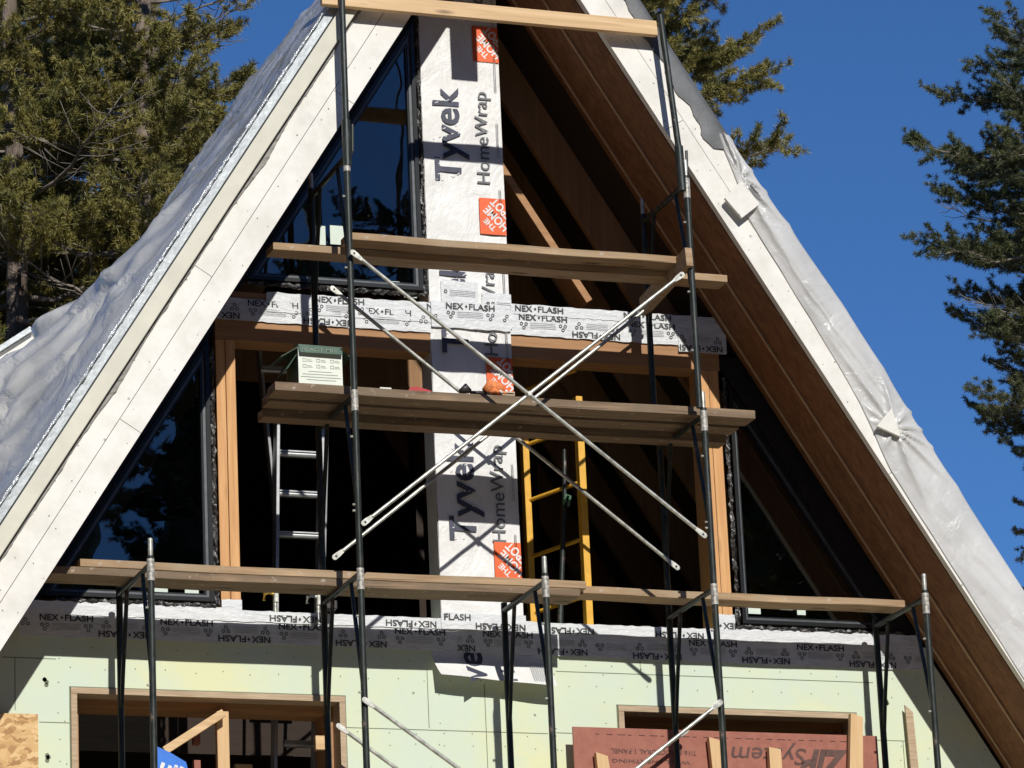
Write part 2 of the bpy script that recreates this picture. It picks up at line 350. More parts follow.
# soffit boards stepping back from the edge, then inner lining
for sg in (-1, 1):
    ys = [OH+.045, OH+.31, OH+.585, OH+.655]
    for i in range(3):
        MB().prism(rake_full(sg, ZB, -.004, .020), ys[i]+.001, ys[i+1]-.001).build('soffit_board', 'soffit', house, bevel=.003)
        if i: MB().prism(rake_full(sg, ZB, -.016, -.0045), ys[i]-.008, ys[i]+.008).build('soffit_lit_edge', 'lit_edge', house, bevel=.003)  # pale strip: light caught by the board step, put into the colour
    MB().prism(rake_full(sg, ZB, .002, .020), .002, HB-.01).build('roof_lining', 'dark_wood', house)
    for i in range(7):
        y = .30+i*.61
        MB().prism(rake_full(sg, 6.1, -.19, .0), y, y+.045).build('rafter', 'rafter', house, bevel=.003)
# white edge boards (two courses), trim strip and metal edge
fn_ = random.Random(19)
for sg in (-1, 1):
    for o0, o1 in ((0, .1205), (.1235, .245)):
        fb = MB(); fb.prism(rake_full(sg, ZB, o0, o1), OH, OH+.04)
        z = 5.0
        while z < 9.7:
            z += fn_.uniform(.17, .24)
            for oo in (o0+.028, o1-.028):
                if fn_.random() < .25: continue
                zz = z+fn_.uniform(-.02, .02); cx = rk(sg, zz, oo); r_ = fn_.uniform(.0022, .0042)
                fb.add([(cx+r_*math.cos(-t*.785), OH-.0012, zz+r_*math.sin(-t*.785)) for t in range(8)], [tuple(range(8))], 1)
        for zj in ((6.93, 8.7) if o0 == 0 else (7.74,)):        # butt joints, cut square to the board
            a_ = Vector((rk(sg, zj, o0+.001), 0, zj)); nrm = Vector((sg, 0, TN)).normalized(); b_ = a_+nrm*(o1-o0-.002); tt = Vector((-sg*TN, 0, 1)).normalized()*.0013
            q = [a_-tt, b_-tt, b_+tt, a_+tt]; q = q if sg < 0 else q[::-1]
            fb.add([(p.x, OH-.0012, p.z) for p in q], [(0, 1, 2, 3)], 1)
        fb.build('fascia_board', ['white', 'nail'], house, bevel=.0)
MB().prism(rake_full(-1, ZB, .24, .318), OH-.042, OH-.002).build('trim_strip', 'cream', house, bevel=.004)
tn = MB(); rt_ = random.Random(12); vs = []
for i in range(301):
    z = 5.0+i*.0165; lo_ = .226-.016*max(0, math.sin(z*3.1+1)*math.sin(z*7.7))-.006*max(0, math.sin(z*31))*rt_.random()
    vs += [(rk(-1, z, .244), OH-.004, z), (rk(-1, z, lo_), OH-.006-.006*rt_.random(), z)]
tn.add(vs, [(2*i, 2*i+1, 2*i+3, 2*i+2) for i in range(300)]); tn.build('shade_blotch_strip', 'shade_blotch', house)  # grey strip standing in for the ragged shadow blotches under the trim
MB().prism(rake_full(-1, ZB, .324, .365), OH-.022, OH+.04).build('drip_edge', 'dripedge', house, bevel=.003)
MB().prism(rake_full(1, ZB, .245, .285), OH+.004, OH+.04).build('drip_edge', 'underlay', house)
MB().prism([(XR-.12, 9.84), (XR+.12, 9.84), (XR, 10.01)], OH+.05, HB).build('ridge_beam', 'rafter', house)
# wall: black membrane triangles round the glazed gable, frame pieces
WT = .14
LX, RX = -1.57, 1.15                        # outer faces of the side studs
OLX0, OLX1, ORX0, ORX1 = -1.47, -.43, 0.0, 1.04
ZS, ZH0, ZH1 = 6.245, 7.64, 7.73
def hyp(sg, z, off=-.11): return XR+sg*(hw(z)-.13 if off is None else hw(z, off))
ww = .035
def window(name, pts, label=None):
    """pts: outline (x,z) of the unit; returns frame mesh with pane"""
    cx = sum(p[0] for p in pts)/len(pts); cz = sum(p[1] for p in pts)/len(pts)
    def inset(d):
        n = len(pts); res = []
        a = sum(pts[i][0]*pts[(i+1) % n][1]-pts[(i+1) % n][0]*pts[i][1] for i in range(n)); s_ = 1 if a > 0 else -1
        for i in range(n):
            p0, p1, p2 = Vector(pts[i-1]), Vector(pts[i]), Vector(pts[(i+1) % n])
            d1 = (p1-p0).normalized(); d2 = (p2-p1).normalized(); n1 = Vector((-d1.y, d1.x))*s_; n2 = Vector((-d2.y, d2.x))*s_
            k = d/(1+n1.dot(n2)); res.append(tuple(p1+(n1+n2)*k))
        return res
    fr = MB(); n = len(pts)
    def ring(o, i_, y0, y1, k):
        for a in range(n):
            b = (a+1) % n; fr.prism([o[a], o[b], i_[b], i_[a]], y0, y1, k)
    A, B, D, E_ = inset(0), inset(.020), inset(.022), inset(.034)
    ring(A, B, -.012, .05, 0); ring(inset(.0202), E_, .006, .05, 1); ring(inset(.0344), inset(.043), .012, .05, 0)
    f = fr.build('window', ['black_frame', 'frame_grey'], house)
    if label: f['label'] = label
    MB().prism(inset(.041), .026, .034).build('pane', 'glass', f)
    return f, inset
zt = lambda X: ZR-(abs(X-XR)+.14)/TN
wl, _ = window('w', [(XR-(hw(7.97)-.075), 7.97), (-.462, 7.97), (-.462, ZR-(.282+.075)/TN)], 'upper triangular window with blue sky reflected')
wll, _ = window('w', [(XR-(hw(6.285)-.075), 6.285), (-1.608, 6.285), (-1.608, ZR-(1.428+.075)/TN)], 'lower left triangular window mostly in shade')
wlr, _ = window('w', [(1.20, 6.285), (XR+hw(6.285)-.15, 6.285), (1.20, ZR-(1.395+.15)/TN)], 'lower right triangular window under the soffit')
def sticker(w_, px, py, dx, dy):
    a = P(px, py, .02); b = P(px+dx, py+dy, .02)
    MB().box(min(a.x, b.x), max(a.x, b.x), .0225, .0255, min(a.z, b.z), max(a.z, b.z)).build('sticker', 'sticker', w_)
for q in ((404, 284, 13, 14), (392, 281, 8, 14), (312, 225, 14, 20), (330, 225, 16, 20)): sticker(wl, *q)
for q in ((153, 585, 15, 10), (185, 588, 14, 10)): sticker(wll, *q)
for q in ((748, 603, 13, 11), (780, 605, 13, 5), (797, 606, 9, 9)): sticker(wlr, *q)
# membrane strips between window and soffit
for sg, z0, z1 in ((-1, 6.25, 9.66), (1, 6.25, 7.72)):
    mw = .145 if sg > 0 else .070
    MB().prism([(XR+sg*(hw(z0)-mw), z0), (XR+sg*(hw(z0)-.002), z0), (XR+sg*(hw(z1)-.002), z1), (XR+sg*(hw(z1)-mw), z1)], .004, WT).build('gable_membrane', 'membrane', house)
def crinkle(pa, pb, wd, amp=.006, seed=1):
    rr = random.Random(seed); A = Vector(pa); B = Vector(pb); L = (B-A).length; n = int(L/.02); d = (B-A)/L; nn = Vector((-d.y, d.x))
    mb = MB(); rows = []
    for i in range(n+1):
        t = A+d*(L*i/n); rows.append([(t+nn*(wd*(q/3-.5)+rr.uniform(-amp, amp)), -.010-rr.uniform(0, .014)*(0 < q < 3)) for q in range(4)])
    vs = [(p.x, y, p.y) for r_ in rows for p, y in r_]
    fs = [(i*4+q, i*4+q+1, i*4+q+5, i*4+q+4) for i in range(n) for q in range(3)]
    mb.add(vs, fs); return mb.build('sealing_strip', 'crinkle', house)
crinkle((-.448, 7.95), (-.448, 9.55), .020, .006, 1); crinkle((-1.4, 7.945), (-.46, 7.945), .024, .006, 2)
crinkle((-1.595, 6.27), (-1.595, 7.6), .024, .006, 3); crinkle((-2.4, 6.262), (-1.6, 6.262), .022, .006, 4)
crinkle((1.175, 6.27), (1.175, 7.6), .024, .006, 5); crinkle((1.16, 6.262), (2.1, 6.262), .022, .006, 6)
# studs, headers, plates
def part(name, mat, x0, x1, y0, y1, z0, z1, bevel=.002): return MB().box(x0, x1, y0, y1, z0, z1).build(name, mat, house, bevel=bevel)
part('stud', 'stud', LX, LX+.048, 0, WT, ZS, ZH0); part('stud', 'stud', LX+.051, OLX0, -.002, WT, ZS, ZH0)
part('stud', 'stud', ORX1, ORX1+.052, -.002, WT, ZS, ZH0); part('stud', 'stud', ORX1+.055, RX, 0, WT, ZS, ZH0)
part('header_beam', 'header', LX, -.432, 0, WT, ZH0+.001, 7.90); part('header_beam', 'header', .002, 1.16, 0, WT, ZH0+.001, 7.90)
part('centre_post', 'stud', -.425, -.005, .002, WT, 6.25, 9.60)
part('sill_plate', 'header', LX, -.43, .003, WT, 6.10, ZS-.001); part('sill_plate', 'header', 0, RX, .003, WT, 6.10, ZS-.001)
# lower sheathing wall with two openings
A0, A1, B0, B1, OT, OB = -2.32, -.965, .50, 1.79, 5.82, 4.3
sh = MB()
def cut(z0, z1, xa, xb):
    l = lambda z: rk(-1, z, -.02) if xa is None else xa
    r_ = lambda z: rk(1, z, -.02) if xb is None else xb
    sh.prism([(l(z0), z0), (r_(z0), z0), (r_(z1), z1), (l(z1), z1)], 0, WT)
cut(OT, 6.248, None, None); cut(OB, OT, None, A0); cut(OB, OT, A1, B0); cut(OB, OT, B1, None); cut(ZB, OB, None, None)
rn_ = random.Random(31)
def dot(x, z, r):
    n = 8; sh.add([(x+r*math.cos(-t*6.283/n), -.0016, z+r*math.sin(-t*6.283/n)) for t in range(n)], [tuple(range(n))], 1)
for zr in (6.03, 5.93, 5.66, 5.60, 5.45):
    x = -2.5
    while x < 2.4:
        x += .152+rn_.uniform(-.02, .02); z = zr+rn_.uniform(-.008, .008)
        if z < OT+.02 and (A0-.03 < x < A1+.03 or B0-.03 < x < B1+.03): continue
        if abs(x-XR) < hw(z)-.04: dot(x, z, .0032)
for xr in (A0-.07, A1+.10, A1+.50, B0-.35, B0-.08, B1+.09):
    for k in range(9): dot(xr+rn_.uniform(-.006, .006), 5.98-k*.13+rn_.uniform(-.02, .02), .0032)
for q in ((46, 683), (886, 703), (884, 754), (48, 757)):
    c_ = P(*q)
    for t in range(4): dot(c_.x+rn_.uniform(-.008, .008), c_.z+rn_.uniform(-.02, .02), .011)
sh.build('wall_sheathing', ['green', 'seam'], house)
def seam(a, b, wd=.0035):
    A = P(*a); B = P(*b)
    sm = MB()
    if abs(A.x-B.x) > abs(A.z-B.z): z = (A.z+B.z)/2; sm.box(A.x, B.x, -.0012, .001, z-wd/2, z+wd/2)
    else: x = (A.x+B.x)/2; sm.box(x-wd/2, x+wd/2, -.0014, .001, B.z, A.z)
    sm.build('sheathing_joint', 'seam', house)
seam((2, 657), (56, 659)); seam((15, 658), (15, 710)); seam((39, 722), (73, 723)); seam((340, 728), (548, 733)); seam((484, 684), (488, 768))
seam((556, 672), (873, 682)); seam((556, 733), (572, 733)); seam((872, 740), (905, 741))
seam((640, 653), (640, 672)); seam((428, 669), (428, 728)); seam((905, 741), (905, 800))
# rough opening liners
def liner(x0, x1, z1, z0):
    b = MB(); t = .030
    b.box(x0-.012, x1+.012, -.012, .10, z1-t+.012, z1+.012); b.box(x0-.012, x0+t-.012, -.0125, .10, z0, z1-t+.011); b.box(x1-t+.012, x1+.012, -.0125, .10, z0, z1-t+.011)
    o = b.build('opening_liner', 'trim_ply', house, bevel=.0015)
    k = MB(); k.box(x0-.018, x1+.018, -.0035, -.0005, z1+.0125, z1+.018); k.box(x1+.0125, x1+.018, -.0035, -.0005, z0, z1+.012); k.box(x0-.018, x0-.0125, -.0035, -.0005, z0, z1+.012)
    k.build('opening_joint', 'seam', house)
    b = MB(); b.box(x0+.019, x1-.019, .101, .30, z1-.05, z1-.005); b.box(x1-.05, x1-.019, .102, .30, z0, z1-.051); b.box(x0+.019, x0+.05, .102, .30, z0, z1-.051)
    b.build('inner_frame', 'header', house)
liner(A0, A1, OT, OB); liner(B0, B1, OT, OB)
# interior
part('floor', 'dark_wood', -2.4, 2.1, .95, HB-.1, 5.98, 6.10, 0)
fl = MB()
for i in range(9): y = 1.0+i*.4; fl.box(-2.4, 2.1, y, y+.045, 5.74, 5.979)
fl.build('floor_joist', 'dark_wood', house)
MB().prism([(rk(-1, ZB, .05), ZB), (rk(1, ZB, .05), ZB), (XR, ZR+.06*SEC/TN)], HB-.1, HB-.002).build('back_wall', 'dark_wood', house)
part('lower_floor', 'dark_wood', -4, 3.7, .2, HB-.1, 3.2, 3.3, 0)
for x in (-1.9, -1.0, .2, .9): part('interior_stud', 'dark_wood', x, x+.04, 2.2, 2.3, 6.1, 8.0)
part('tie_beam', 'rafter', -1.3, 1.1, 1.6, 1.645, 7.95, 8.14)
a, b = P(482, 150, .22), P(584, 306, .22)
MB().bar(a, b, .04, .17, (0, 1, 0)).build('diagonal_timber', 'header', house, bevel=.003)
# lit lumber seen through the lower left opening
a, b = P(163, 752, .03), P(222, 714, .03)
MB().bar(a, b, .04, .075, (0, 1, 0)).build('interior_brace', 'pine_x', house, bevel=.002)
a, b = P(223, 711, .05), P(223, 800, .05)
MB().box(a.x-.03, a.x+.03, .055, .095, b.z, a.z).build('interior_post', 'pine_z', house, bevel=.002)
a = P(197, 756, .12); MB().box(a.x-.015, a.x+.018, .12, .16, a.z-.3, a.z-.02).build('interior_block', 'zip', house, bevel=.002)
a = P(197, 744, .12); MB().box(a.x-.015, a.x+.018, .12, .16, a.z, a.z+.07).build('interior_block', 'zip', house, bevel=.002)
a = P(322, 743, .14); MB().box(a.x-.035, a.x+.035, .13, .17, a.z-.035, a.z+.035).build('interior_block', 'pine_x', house, bevel=.002)
a = P(245, 766, .5); MB().box(a.x-.05, a.x+.04, .5, .54, a.z-.1, a.z+.01).build('interior_block', 'pine_x', house, bevel=.002)
# ---------------- house wrap round the centre post with printing
hwp = MB()
def wrapface(a, b):
    X = -.432+.434*a; Z = 6.20+3.44*b
    y = -.006-.004*abs(math.sin(Z*5+X*9))-.002*math.sin(Z*23+X*13)*math.sin(X*19)
    return (X, y, Z)
hwp.sheet(18, 120, wrapface)
hwp.box(-.434, -.4325, -.004, WT+.01, 6.25, 9.6); hwp.box(.0025, .004, -.004, WT+.01, 6.25, 9.6)
WY = -.0165
zT = [P(450, 182).z, P(455, 354).z, P(460, 541).z]; zT = [zT[0]+.93*k for k in (1,)]+zT
for z in zT:
    if z > 9.6: continue
    hwp.text('Tyvek', (-.235, z), .52, .140, math.pi/2, WY, 1, .02)
    hwp.text('HomeWrap', (-.075, z+.0), .51, .073, math.pi/2, WY, 2, .004)
    # worn gaps in the big letters
    for q in range(26):
        a_ = rnd.uniform(-.38, -.235); c_ = z+rnd.uniform(0, .5); l_ = rnd.uniform(.006, .018)
        hwp.add([(a_, WY-.0008, c_), (a_+l_, WY-.0008, c_+l_*.4), (a_+l_, WY-.0008, c_+l_*.4+.004), (a_, WY-.0008, c_+.004)], [(0, 1, 2, 3)], 0)
logos = [P(485, 235).z, P(490, 395).z, P(503, 581).z, P(483, 63).z]
for z in logos:
    x0, x1, z0, z1 = -.142, .001, z, z+.198
    hwp.add([(x0, WY, z0), (x1, WY, z0), (x1, WY, z1), (x0, WY, z1)], [(0, 1, 2, 3)], 3)
    hwp.add([(x1+.003, -.003, z0), (x1+.003, .052, z0), (x1+.003, .052, z1), (x1+.003, -.003, z1)], [(0, 1, 2, 3)], 3)
    cl = (x0+.004, x1, z0+.004, z1-.004); an = math.radians(135)
    di = Vector((math.cos(an), math.sin(an))); nn = Vector((-di.y, di.x))
    c_ = Vector((x0+.10, z0+.10))
    for body, off, L, cap in (('THE', .052, .075, .030), ('HOME', -.006, .155, .046), ('DEPOT', -.066, .165, .046)):
        o_ = c_-di*L/2+nn*off; hwp.text(body, (o_.x, o_.y), L, cap, an, WY-.0012, 4, .03, 0, cl)
for i in range(9):    # fine print columns
    z = 6.5+i*.37
    for c_ in (-.03, -.022): hwp.add([(c_, WY, z), (c_+.003, WY, z), (c_+.003, WY, z+.2), (c_, WY, z+.2)], [(0, 1, 2, 3)], 5)
hwp.build('house_wrap', ['wrap', 'ink', 'ink_grey', 'orange', 'whiteprint', 'ink_fine'], house, smooth=True)
# loose flap below the band
fp = MB()
f00, f10 = P(426, 655, -.02), P(545, 640, -.02)
def flap(a, b):
    zt_ = 6.085; xl = -.50+.02*b; xr = .13
    bot = P(429, 674, -.10).z*(1-a)+P(545, 686, -.10).z*a
    X = xl+(xr-xl)*a; Z = zt_+(bot-zt_)*b
    return (X, -.006-.10*b**1.6-.006*math.sin(a*9)*b, Z)
fp.sheet(24, 10, flap)
def on_flap(X, Z):
    a = (X+.49)/.62; bot = P(429, 674, -.10).z*(1-a)+P(545, 686, -.10).z*a; b = max(0, min(1, (6.085-Z)/(6.085-bot)))
    return flap(a, b)[1]-.004
n0 = len(fp.v)
fp.text('ek', (-.235, 6.0), .2, .14, math.pi/2, 0, 1, .02); fp.text('v', (-.235, 5.90), .10, .14, math.pi/2, 0, 1, .02); fp.text('He', (-.075, 5.92), .12, .073, math.pi/2, 0, 2, .004)
for i in range(7): x = .015+i*.011; fp.add([(x, 0, 5.92), (x+.003, 0, 5.92), (x+.003, 0, 6.03), (x, 0, 6.03)], [(0, 1, 2, 3)], 3)
for i in range(n0, len(fp.v)):
    x, _, z = fp.v[i]; z = min(z, 6.083); fp.v[i] = (x, on_flap(x, z), z)
fp.build('loose_wrap_flap', ['wrap', 'ink', 'ink_grey', 'ink_fine'], house, smooth=True)
# ---------------- flashing tape with print
def ringm(mb, x, z, r, y, k=1):
    n = 10; vs = []
    for t in range(n): a = t*2*math.pi/n; vs += [(x+r*math.cos(a), y, z+r*math.sin(a)), (x+r*.6*math.cos(a), y, z+r*.6*math.sin(a))]
    mb.add(vs, [(2*t, 2*((t+1) % n), 2*((t+1) % n)+1, 2*t+1) for t in range(n)], k)
def tape(x0, x1, z0, z1, y, ph=0., rows='both', cap=.031, seed=0, rakel=False):
    mb = MB(); rr = random.Random(seed)
    nx = max(2, int((x1-x0)/.03))
    def fn(a, b):
        X = x0+(x1-x0)*a; Z = z0+(z1-z0)*b
        if b in (0, 1): Z += rr.uniform(-.003, .003)
        return (X, y-.0015*math.sin(X*31+Z*17), Z)
    mb.sheet(nx, 3, fn); mb.box(x0, x1, y+.0025, 0.002 if y < 0 else y+.005, z0+.004, z1-.004, 0)
    yy = y-.0035; per = .60; L = .255; h = z1-z0
    u = x0-((x0-ph) % per)-per
    while u < x1+per:
        def txt(flip, ux, uz):
            if ux+L > x1+.03 or ux+L < x0+.06: return
            cl = (x0+.002, x1-.002, z0, z1)
            if not flip:
                mb.text('NEX', (ux, uz), .095, cap, 0, yy, 1, .02, 0, cl); mb.text('FLASH', (ux+.125, uz), .14, cap, 0, yy, 1, .02, 0, cl); c_ = ux+.11
            else:
                mb.text('NEX', (ux+L, uz+cap), .095, cap, math.pi, yy, 1, .02, 0, cl); mb.text('FLASH', (ux+L-.125, uz+cap), .14, cap, math.pi, yy, 1, .02, 0, cl); c_ = ux+L-.11
            if x0+.01 < c_ < x1-.01:
                mb.add([(c_-.007, yy, uz+.5*cap), (c_, yy, uz+.2*cap), (c_+.007, yy, uz+.5*cap), (c_, yy, uz+.8*cap)], [(0, 1, 2, 3)], 1)
        def trio(cx, cz, s_):
            for dx, dz in ((-.013, 0), (.013, 0), (0, s_*.021)):
                if x0+.012 < cx+dx < x1-.012 and z0+.01 < cz+dz < z1-.01: ringm(mb, cx+dx, cz+dz, .0095, yy)
        def fine(ax, bx, cz, n):
            for q in range(n):
                A = max(ax, x0+.004); B = min(bx, x1-.004)
                if B > A and z0 < cz-q*.009 < z1-.004: mb.add([(A, yy, cz-q*.009), (B, yy, cz-q*.009), (B, yy, cz-q*.009+.0022), (A, yy, cz-q*.009+.0022)], [(0, 1, 2, 3)], 2)
        if rows in ('both', 'up'):
            txt(False, u, z1-cap-.006)
            if h > .085:
                trio(u+.025, z1-cap-.028, -1); trio(u+.24, z1-cap-.028, -1); fine(u+.06, u+.20, z1-cap-.022, 4)
        if rows in ('both', 'down'):
            txt(True, u+.30, z0+.006)
            if h > .085:
                trio(u+.33, z0+cap+.028, 1); trio(u+.53, z0+cap+.028, 1); fine(u+.37, u+.49, z0+cap+.05, 4)
        u += per
    return mb.build('flashing_tape', ['tape', 'nexink', 'ink_fine'], house)
xa = lambda z: rk(-1, z, -.012); xb = lambda z: rk(1, z, -.012)
tape(xa(6.19), -.36, 6.079, 6.195, -.009, P(39, 620).x, 'both', seed=1)
tape(-.36, .55, 6.075, 6.197, -.012, -.22, 'both', seed=2)
tape(.55, xb(6.19), 6.070, 6.193, -.009, P(688, 643).x, 'both', seed=3)
tape(LX, -.44, 6.19, 6.246, -.014, -1.62, 'down', seed=4); tape(-.44, .01, 6.19, 6.275, -.021, -.55, 'both', seed=14); tape(.01, RX+.01, 6.185, 6.246, -.014, .12-.3, 'down', seed=5)
tape(xa(6.25), LX-.0, 6.19, 6.256, -.013, .1, 'none', seed=21); tape(RX+.01, xb(6.25), 6.187, 6.256, -.013, .1, 'none', seed=22)
tape(LX+.0, OLX0+.004, 6.246, 6.30, -.006, -1.56, 'down', seed=6); tape(ORX1, RX+.01, 6.246, 6.33, -.006, ORX1-.41, 'down', seed=7)
tape(-1.72, -.42, 7.745, 7.862, -.009, -1.40, 'both', seed=8)
tape(-1.30, .02, 7.80, 7.905, -.012, -1.05, 'up', seed=9)
tape(-.43, .0, 7.775, 7.915, -.022, -.35, 'both', seed=10)
tape(-.37, -.17, 7.84, 8.03, -.0185, -.385, 'both', seed=15); tape(-.15, .01, 7.79, 7.98, -.0175, -.13, 'up', seed=16)
tape(.0, .95, 7.765, 7.885, -.010, .05, 'both', seed=11); tape(-.02, 1.19, 7.875, 7.93, -.013, .03, 'up', seed=12)
tape(.93, 1.20, 7.73, 7.90, -.016, .93-.31, 'both', seed=13)
# ---------------- side dormer behind the plastic
dm = MB(); d0 = P(-30, 372, 2.2); d1 = P(36, 330, 2.2); dd = (d1-d0).normalized(); dn = Vector((-dd.z, 0, dd.x))
if dn.z < 0: dn = -dn
def strip(o0, o1, y0, y1, name, mat, ext=2.2):
    a_ = d0-dd*ext; b_ = d1-dd*.03
    q = [a_+dn*o0, b_+dn*o0, b_+dn*o1, a_+dn*o1]; return MB().prism([(p.x, p.z) for p in q], y0, y1).build(name, mat, house)
strip(.0, -.13, 2.2, 2.24, 'dormer_fascia', 'white'); strip(-.133, -.29, 2.2, 2.24, 'dormer_fascia', 'white')
strip(.0, -.25, 2.242, 3.4, 'dormer_roof', 'underlay'); strip(.03, .002, 2.16, 3.4, 'dormer_edge', 'dripedge')
a_ = d0-dd*2.0-dn*.3; b_ = d1-dd*.03-dn*.3
MB().prism([(a_.x, a_.z-2.), (b_.x, a_.z-2), (b_.x, b_.z), (a_.x, a_.z)], 2.7, 3.3).build('dormer_wall', 'membrane', house)
# ------------------------------------------------------------------ plastic sheeting
def vnoise(x, y, s=0):
    r_ = 0
    for i, (fx, fy, a) in enumerate(((1, .7, 1), (2.3, 1.9, .5), (4.7, 5.1, .27), (9.1, 8.3, .14))):
        r_ += a*math.sin(x*fx+1.7*i+s+1.3*math.sin(y*fy*.9+s))*math.cos(y*fy+.9*i+s*2+.9*math.sin(x*fx*.7))
    return r_
def ridge(x): return 1-abs(math.sin(x))
def lsheet(a, b):
    # a: along the rake (bottom..top), b: from front edge to back
    z = 5.2+5.0*a
    bill = (math.exp(-((z-7.5)/.60)**2)+.22*math.exp(-((z-8.35)/.3)**2))
    sag = .5*math.exp(-((z-7.9)/.2)**2)
    Y = OH-.02+b*(4.6)
    off = .375+.010*vnoise(z*2.2, Y*1.5)*min(1, b*6)+.012*(ridge(z*9+Y*3+vnoise(z, Y))**6)*min(1, b*8)
    off += bill*(.40*math.sin(min(1, b*1.5)*math.pi*.5)+.03*vnoise(z*2.5, Y*1.6, 2)*min(1, b*3)+.07*ridge(z*3.5-Y*2.1+.6)**5*min(1, b*4))
    off += .09*math.exp(-((z-8.02)/.09)**2)*min(1, b*2.5)*(1+.5*math.sin(Y*7))
    cr = 0
    for (ax_, ay_, fr_, ph_, am_) in ((1, .55, 5.3, .3, .045), (.8, -.9, 6.7, 1.9, .034), (1, 1.7, 9.1, 4.0, .018), (.35, -1, 12.3, .8, .012), (1, -.3, 17, .2, .007)):
        cr += am_*abs(((z*ax_+Y*ay_+.07*vnoise(z*2, Y*2, ph_))*fr_/3.14+ph_) % 2-1)
    off += (cr-.05)*min(1, b*7)*(.55+1.6*bill)
    off -= .02*b
    zz = z
    return (XR-(hw(zz)+off*SEC), Y, zz)
pl = MB(); pl.sheet(300, 90, lsheet)
o = pl.build('plastic_sheet', 'plastic', org=(XR-hw(7.5), 0, 7.5), smooth='all')
tag(o, 'large billowing clear plastic sheet draped over the left roof slope', 'plastic sheet')
rr = random.Random(3)
ro_ = MB()
pth = []; rad = []
for i in range(260):
    z = 5.2+i*.0193; off = .376+rr.uniform(-.002, .002)
    pth.append((XR-(hw(z)+off*SEC), OH-.03+rr.uniform(-.005, .005), z)); rad.append(.008+rr.uniform(-.004, .004))
ro_.tube(pth, rad, 7)
e = ro_.build('rolled_edge', 'foil', o, smooth='all')
ORG[o.name] = Vector((XR-hw(7.5), 0, 7.5))
# right side
def low_off(z):      # lower hanging edge on the front, square offset from the inner roof line
    pts = [(5.0, .0), (6.95, .02), (7.30, .085), (7.55, .103), (8.0, .118), (8.25, .126), (8.42, .18), (8.62, .225), (8.75, .262), (10, .27)]
    for (z0, a), (z1, b) in zip(pts, pts[1:]):
        if z <= z1: return a+(b-a)*(z-z0)/(z1-z0)
    return .27
ZPAD = P(887, 425, OH-.05).z
def rsheet(a, b):
    z = 5.2+3.5*a
    lo = low_off(z)+.001*math.sin(z*23)
    wr = vnoise(z*5, b*6, 4)
    fan = 0
    for zp, bp in ((ZPAD, .22), (8.47, .12)):
        dz_, db_ = z-zp, (b-bp)*.5+1e-6; r_ = math.hypot(dz_, db_)
        fan += (1-abs(math.sin(math.atan2(db_, dz_)*5.5+zp)))**2*math.exp(-(r_/.42)**2)*min(1, r_/.06)*1.3
    fan += .35*ridge(b*11+z*1.3+wr*.5)**5*math.exp(-((z-7.9)/.5)**2)
    if b < .5:
        t = b/.5; off = lo+(.283-lo)*t; Y = OH-.008-.014*math.sin(t*math.pi)*(1+.5*wr)-.026*fan*math.sin(t*math.pi)
    else:
        t = (b-.5)/.5; off = .288+.010*math.sin(t*3.1)+.02*t*(1+wr)*.5+.012*fan; Y = OH-.008+t*2.2
    bulge = .022*math.exp(-((z-7.75)/.5)**2)*(1 if b >= .5 else (b*2)**3)
    return (XR+hw(z)+(off+bulge)*SEC, Y, z)
pr = MB(); pr.sheet(340, 60, rsheet)
o2 = pr.build('plastic_sheet', 'plastic_r', org=(XR+hw(7.5), 0, 7.5), smooth='all')
tag(o2, 'milky wrinkled plastic sheet wrapped over the right roof edge', 'plastic sheet')
# torn upper remnant (grey)
ug = MB()
def upg(a, b):
    z = 8.62+1.5*a; lo = .175+.05*a+.012*math.sin(z*23)+.008*math.sin(z*57)
    if b < .5: off = lo+(.29-lo)*b*2; Y = OH-.006-.004*math.sin(b*6)
    else: off = .292; Y = OH-.006+(b-.5)*4
    return (XR+hw(z)+off*SEC, Y, z)
ug.sheet(60, 8, upg)
tag(ug.build('roof_underlayment', 'underlay', org=(XR+hw(9), 0, 9), smooth='all'), 'torn grey underlayment strip lapping the right roof edge near the peak', 'underlayment')
def pad(pts, y, label, name='wood_block'):
    q = [P(*p, y) for p in pts]; mb = MB(); mb.prism([(p.x, p.z) for p in q], y, y+.019)
    c_ = q[0]; o = mb.build(name, 'white', org=(c_.x, y, c_.z), bevel=.002); tag(o, label, 'wood block', 'white blocks pinning the plastic to the roof edge'); return o
pad([(725, 198), (741, 181), (760, 204), (742, 218)], OH-.05, 'square white block pinning the upper end of the right plastic sheet')
pad([(877, 426), (892, 408), (901, 437)], OH-.052, 'triangular white block pinning the plastic halfway down the right roof edge')
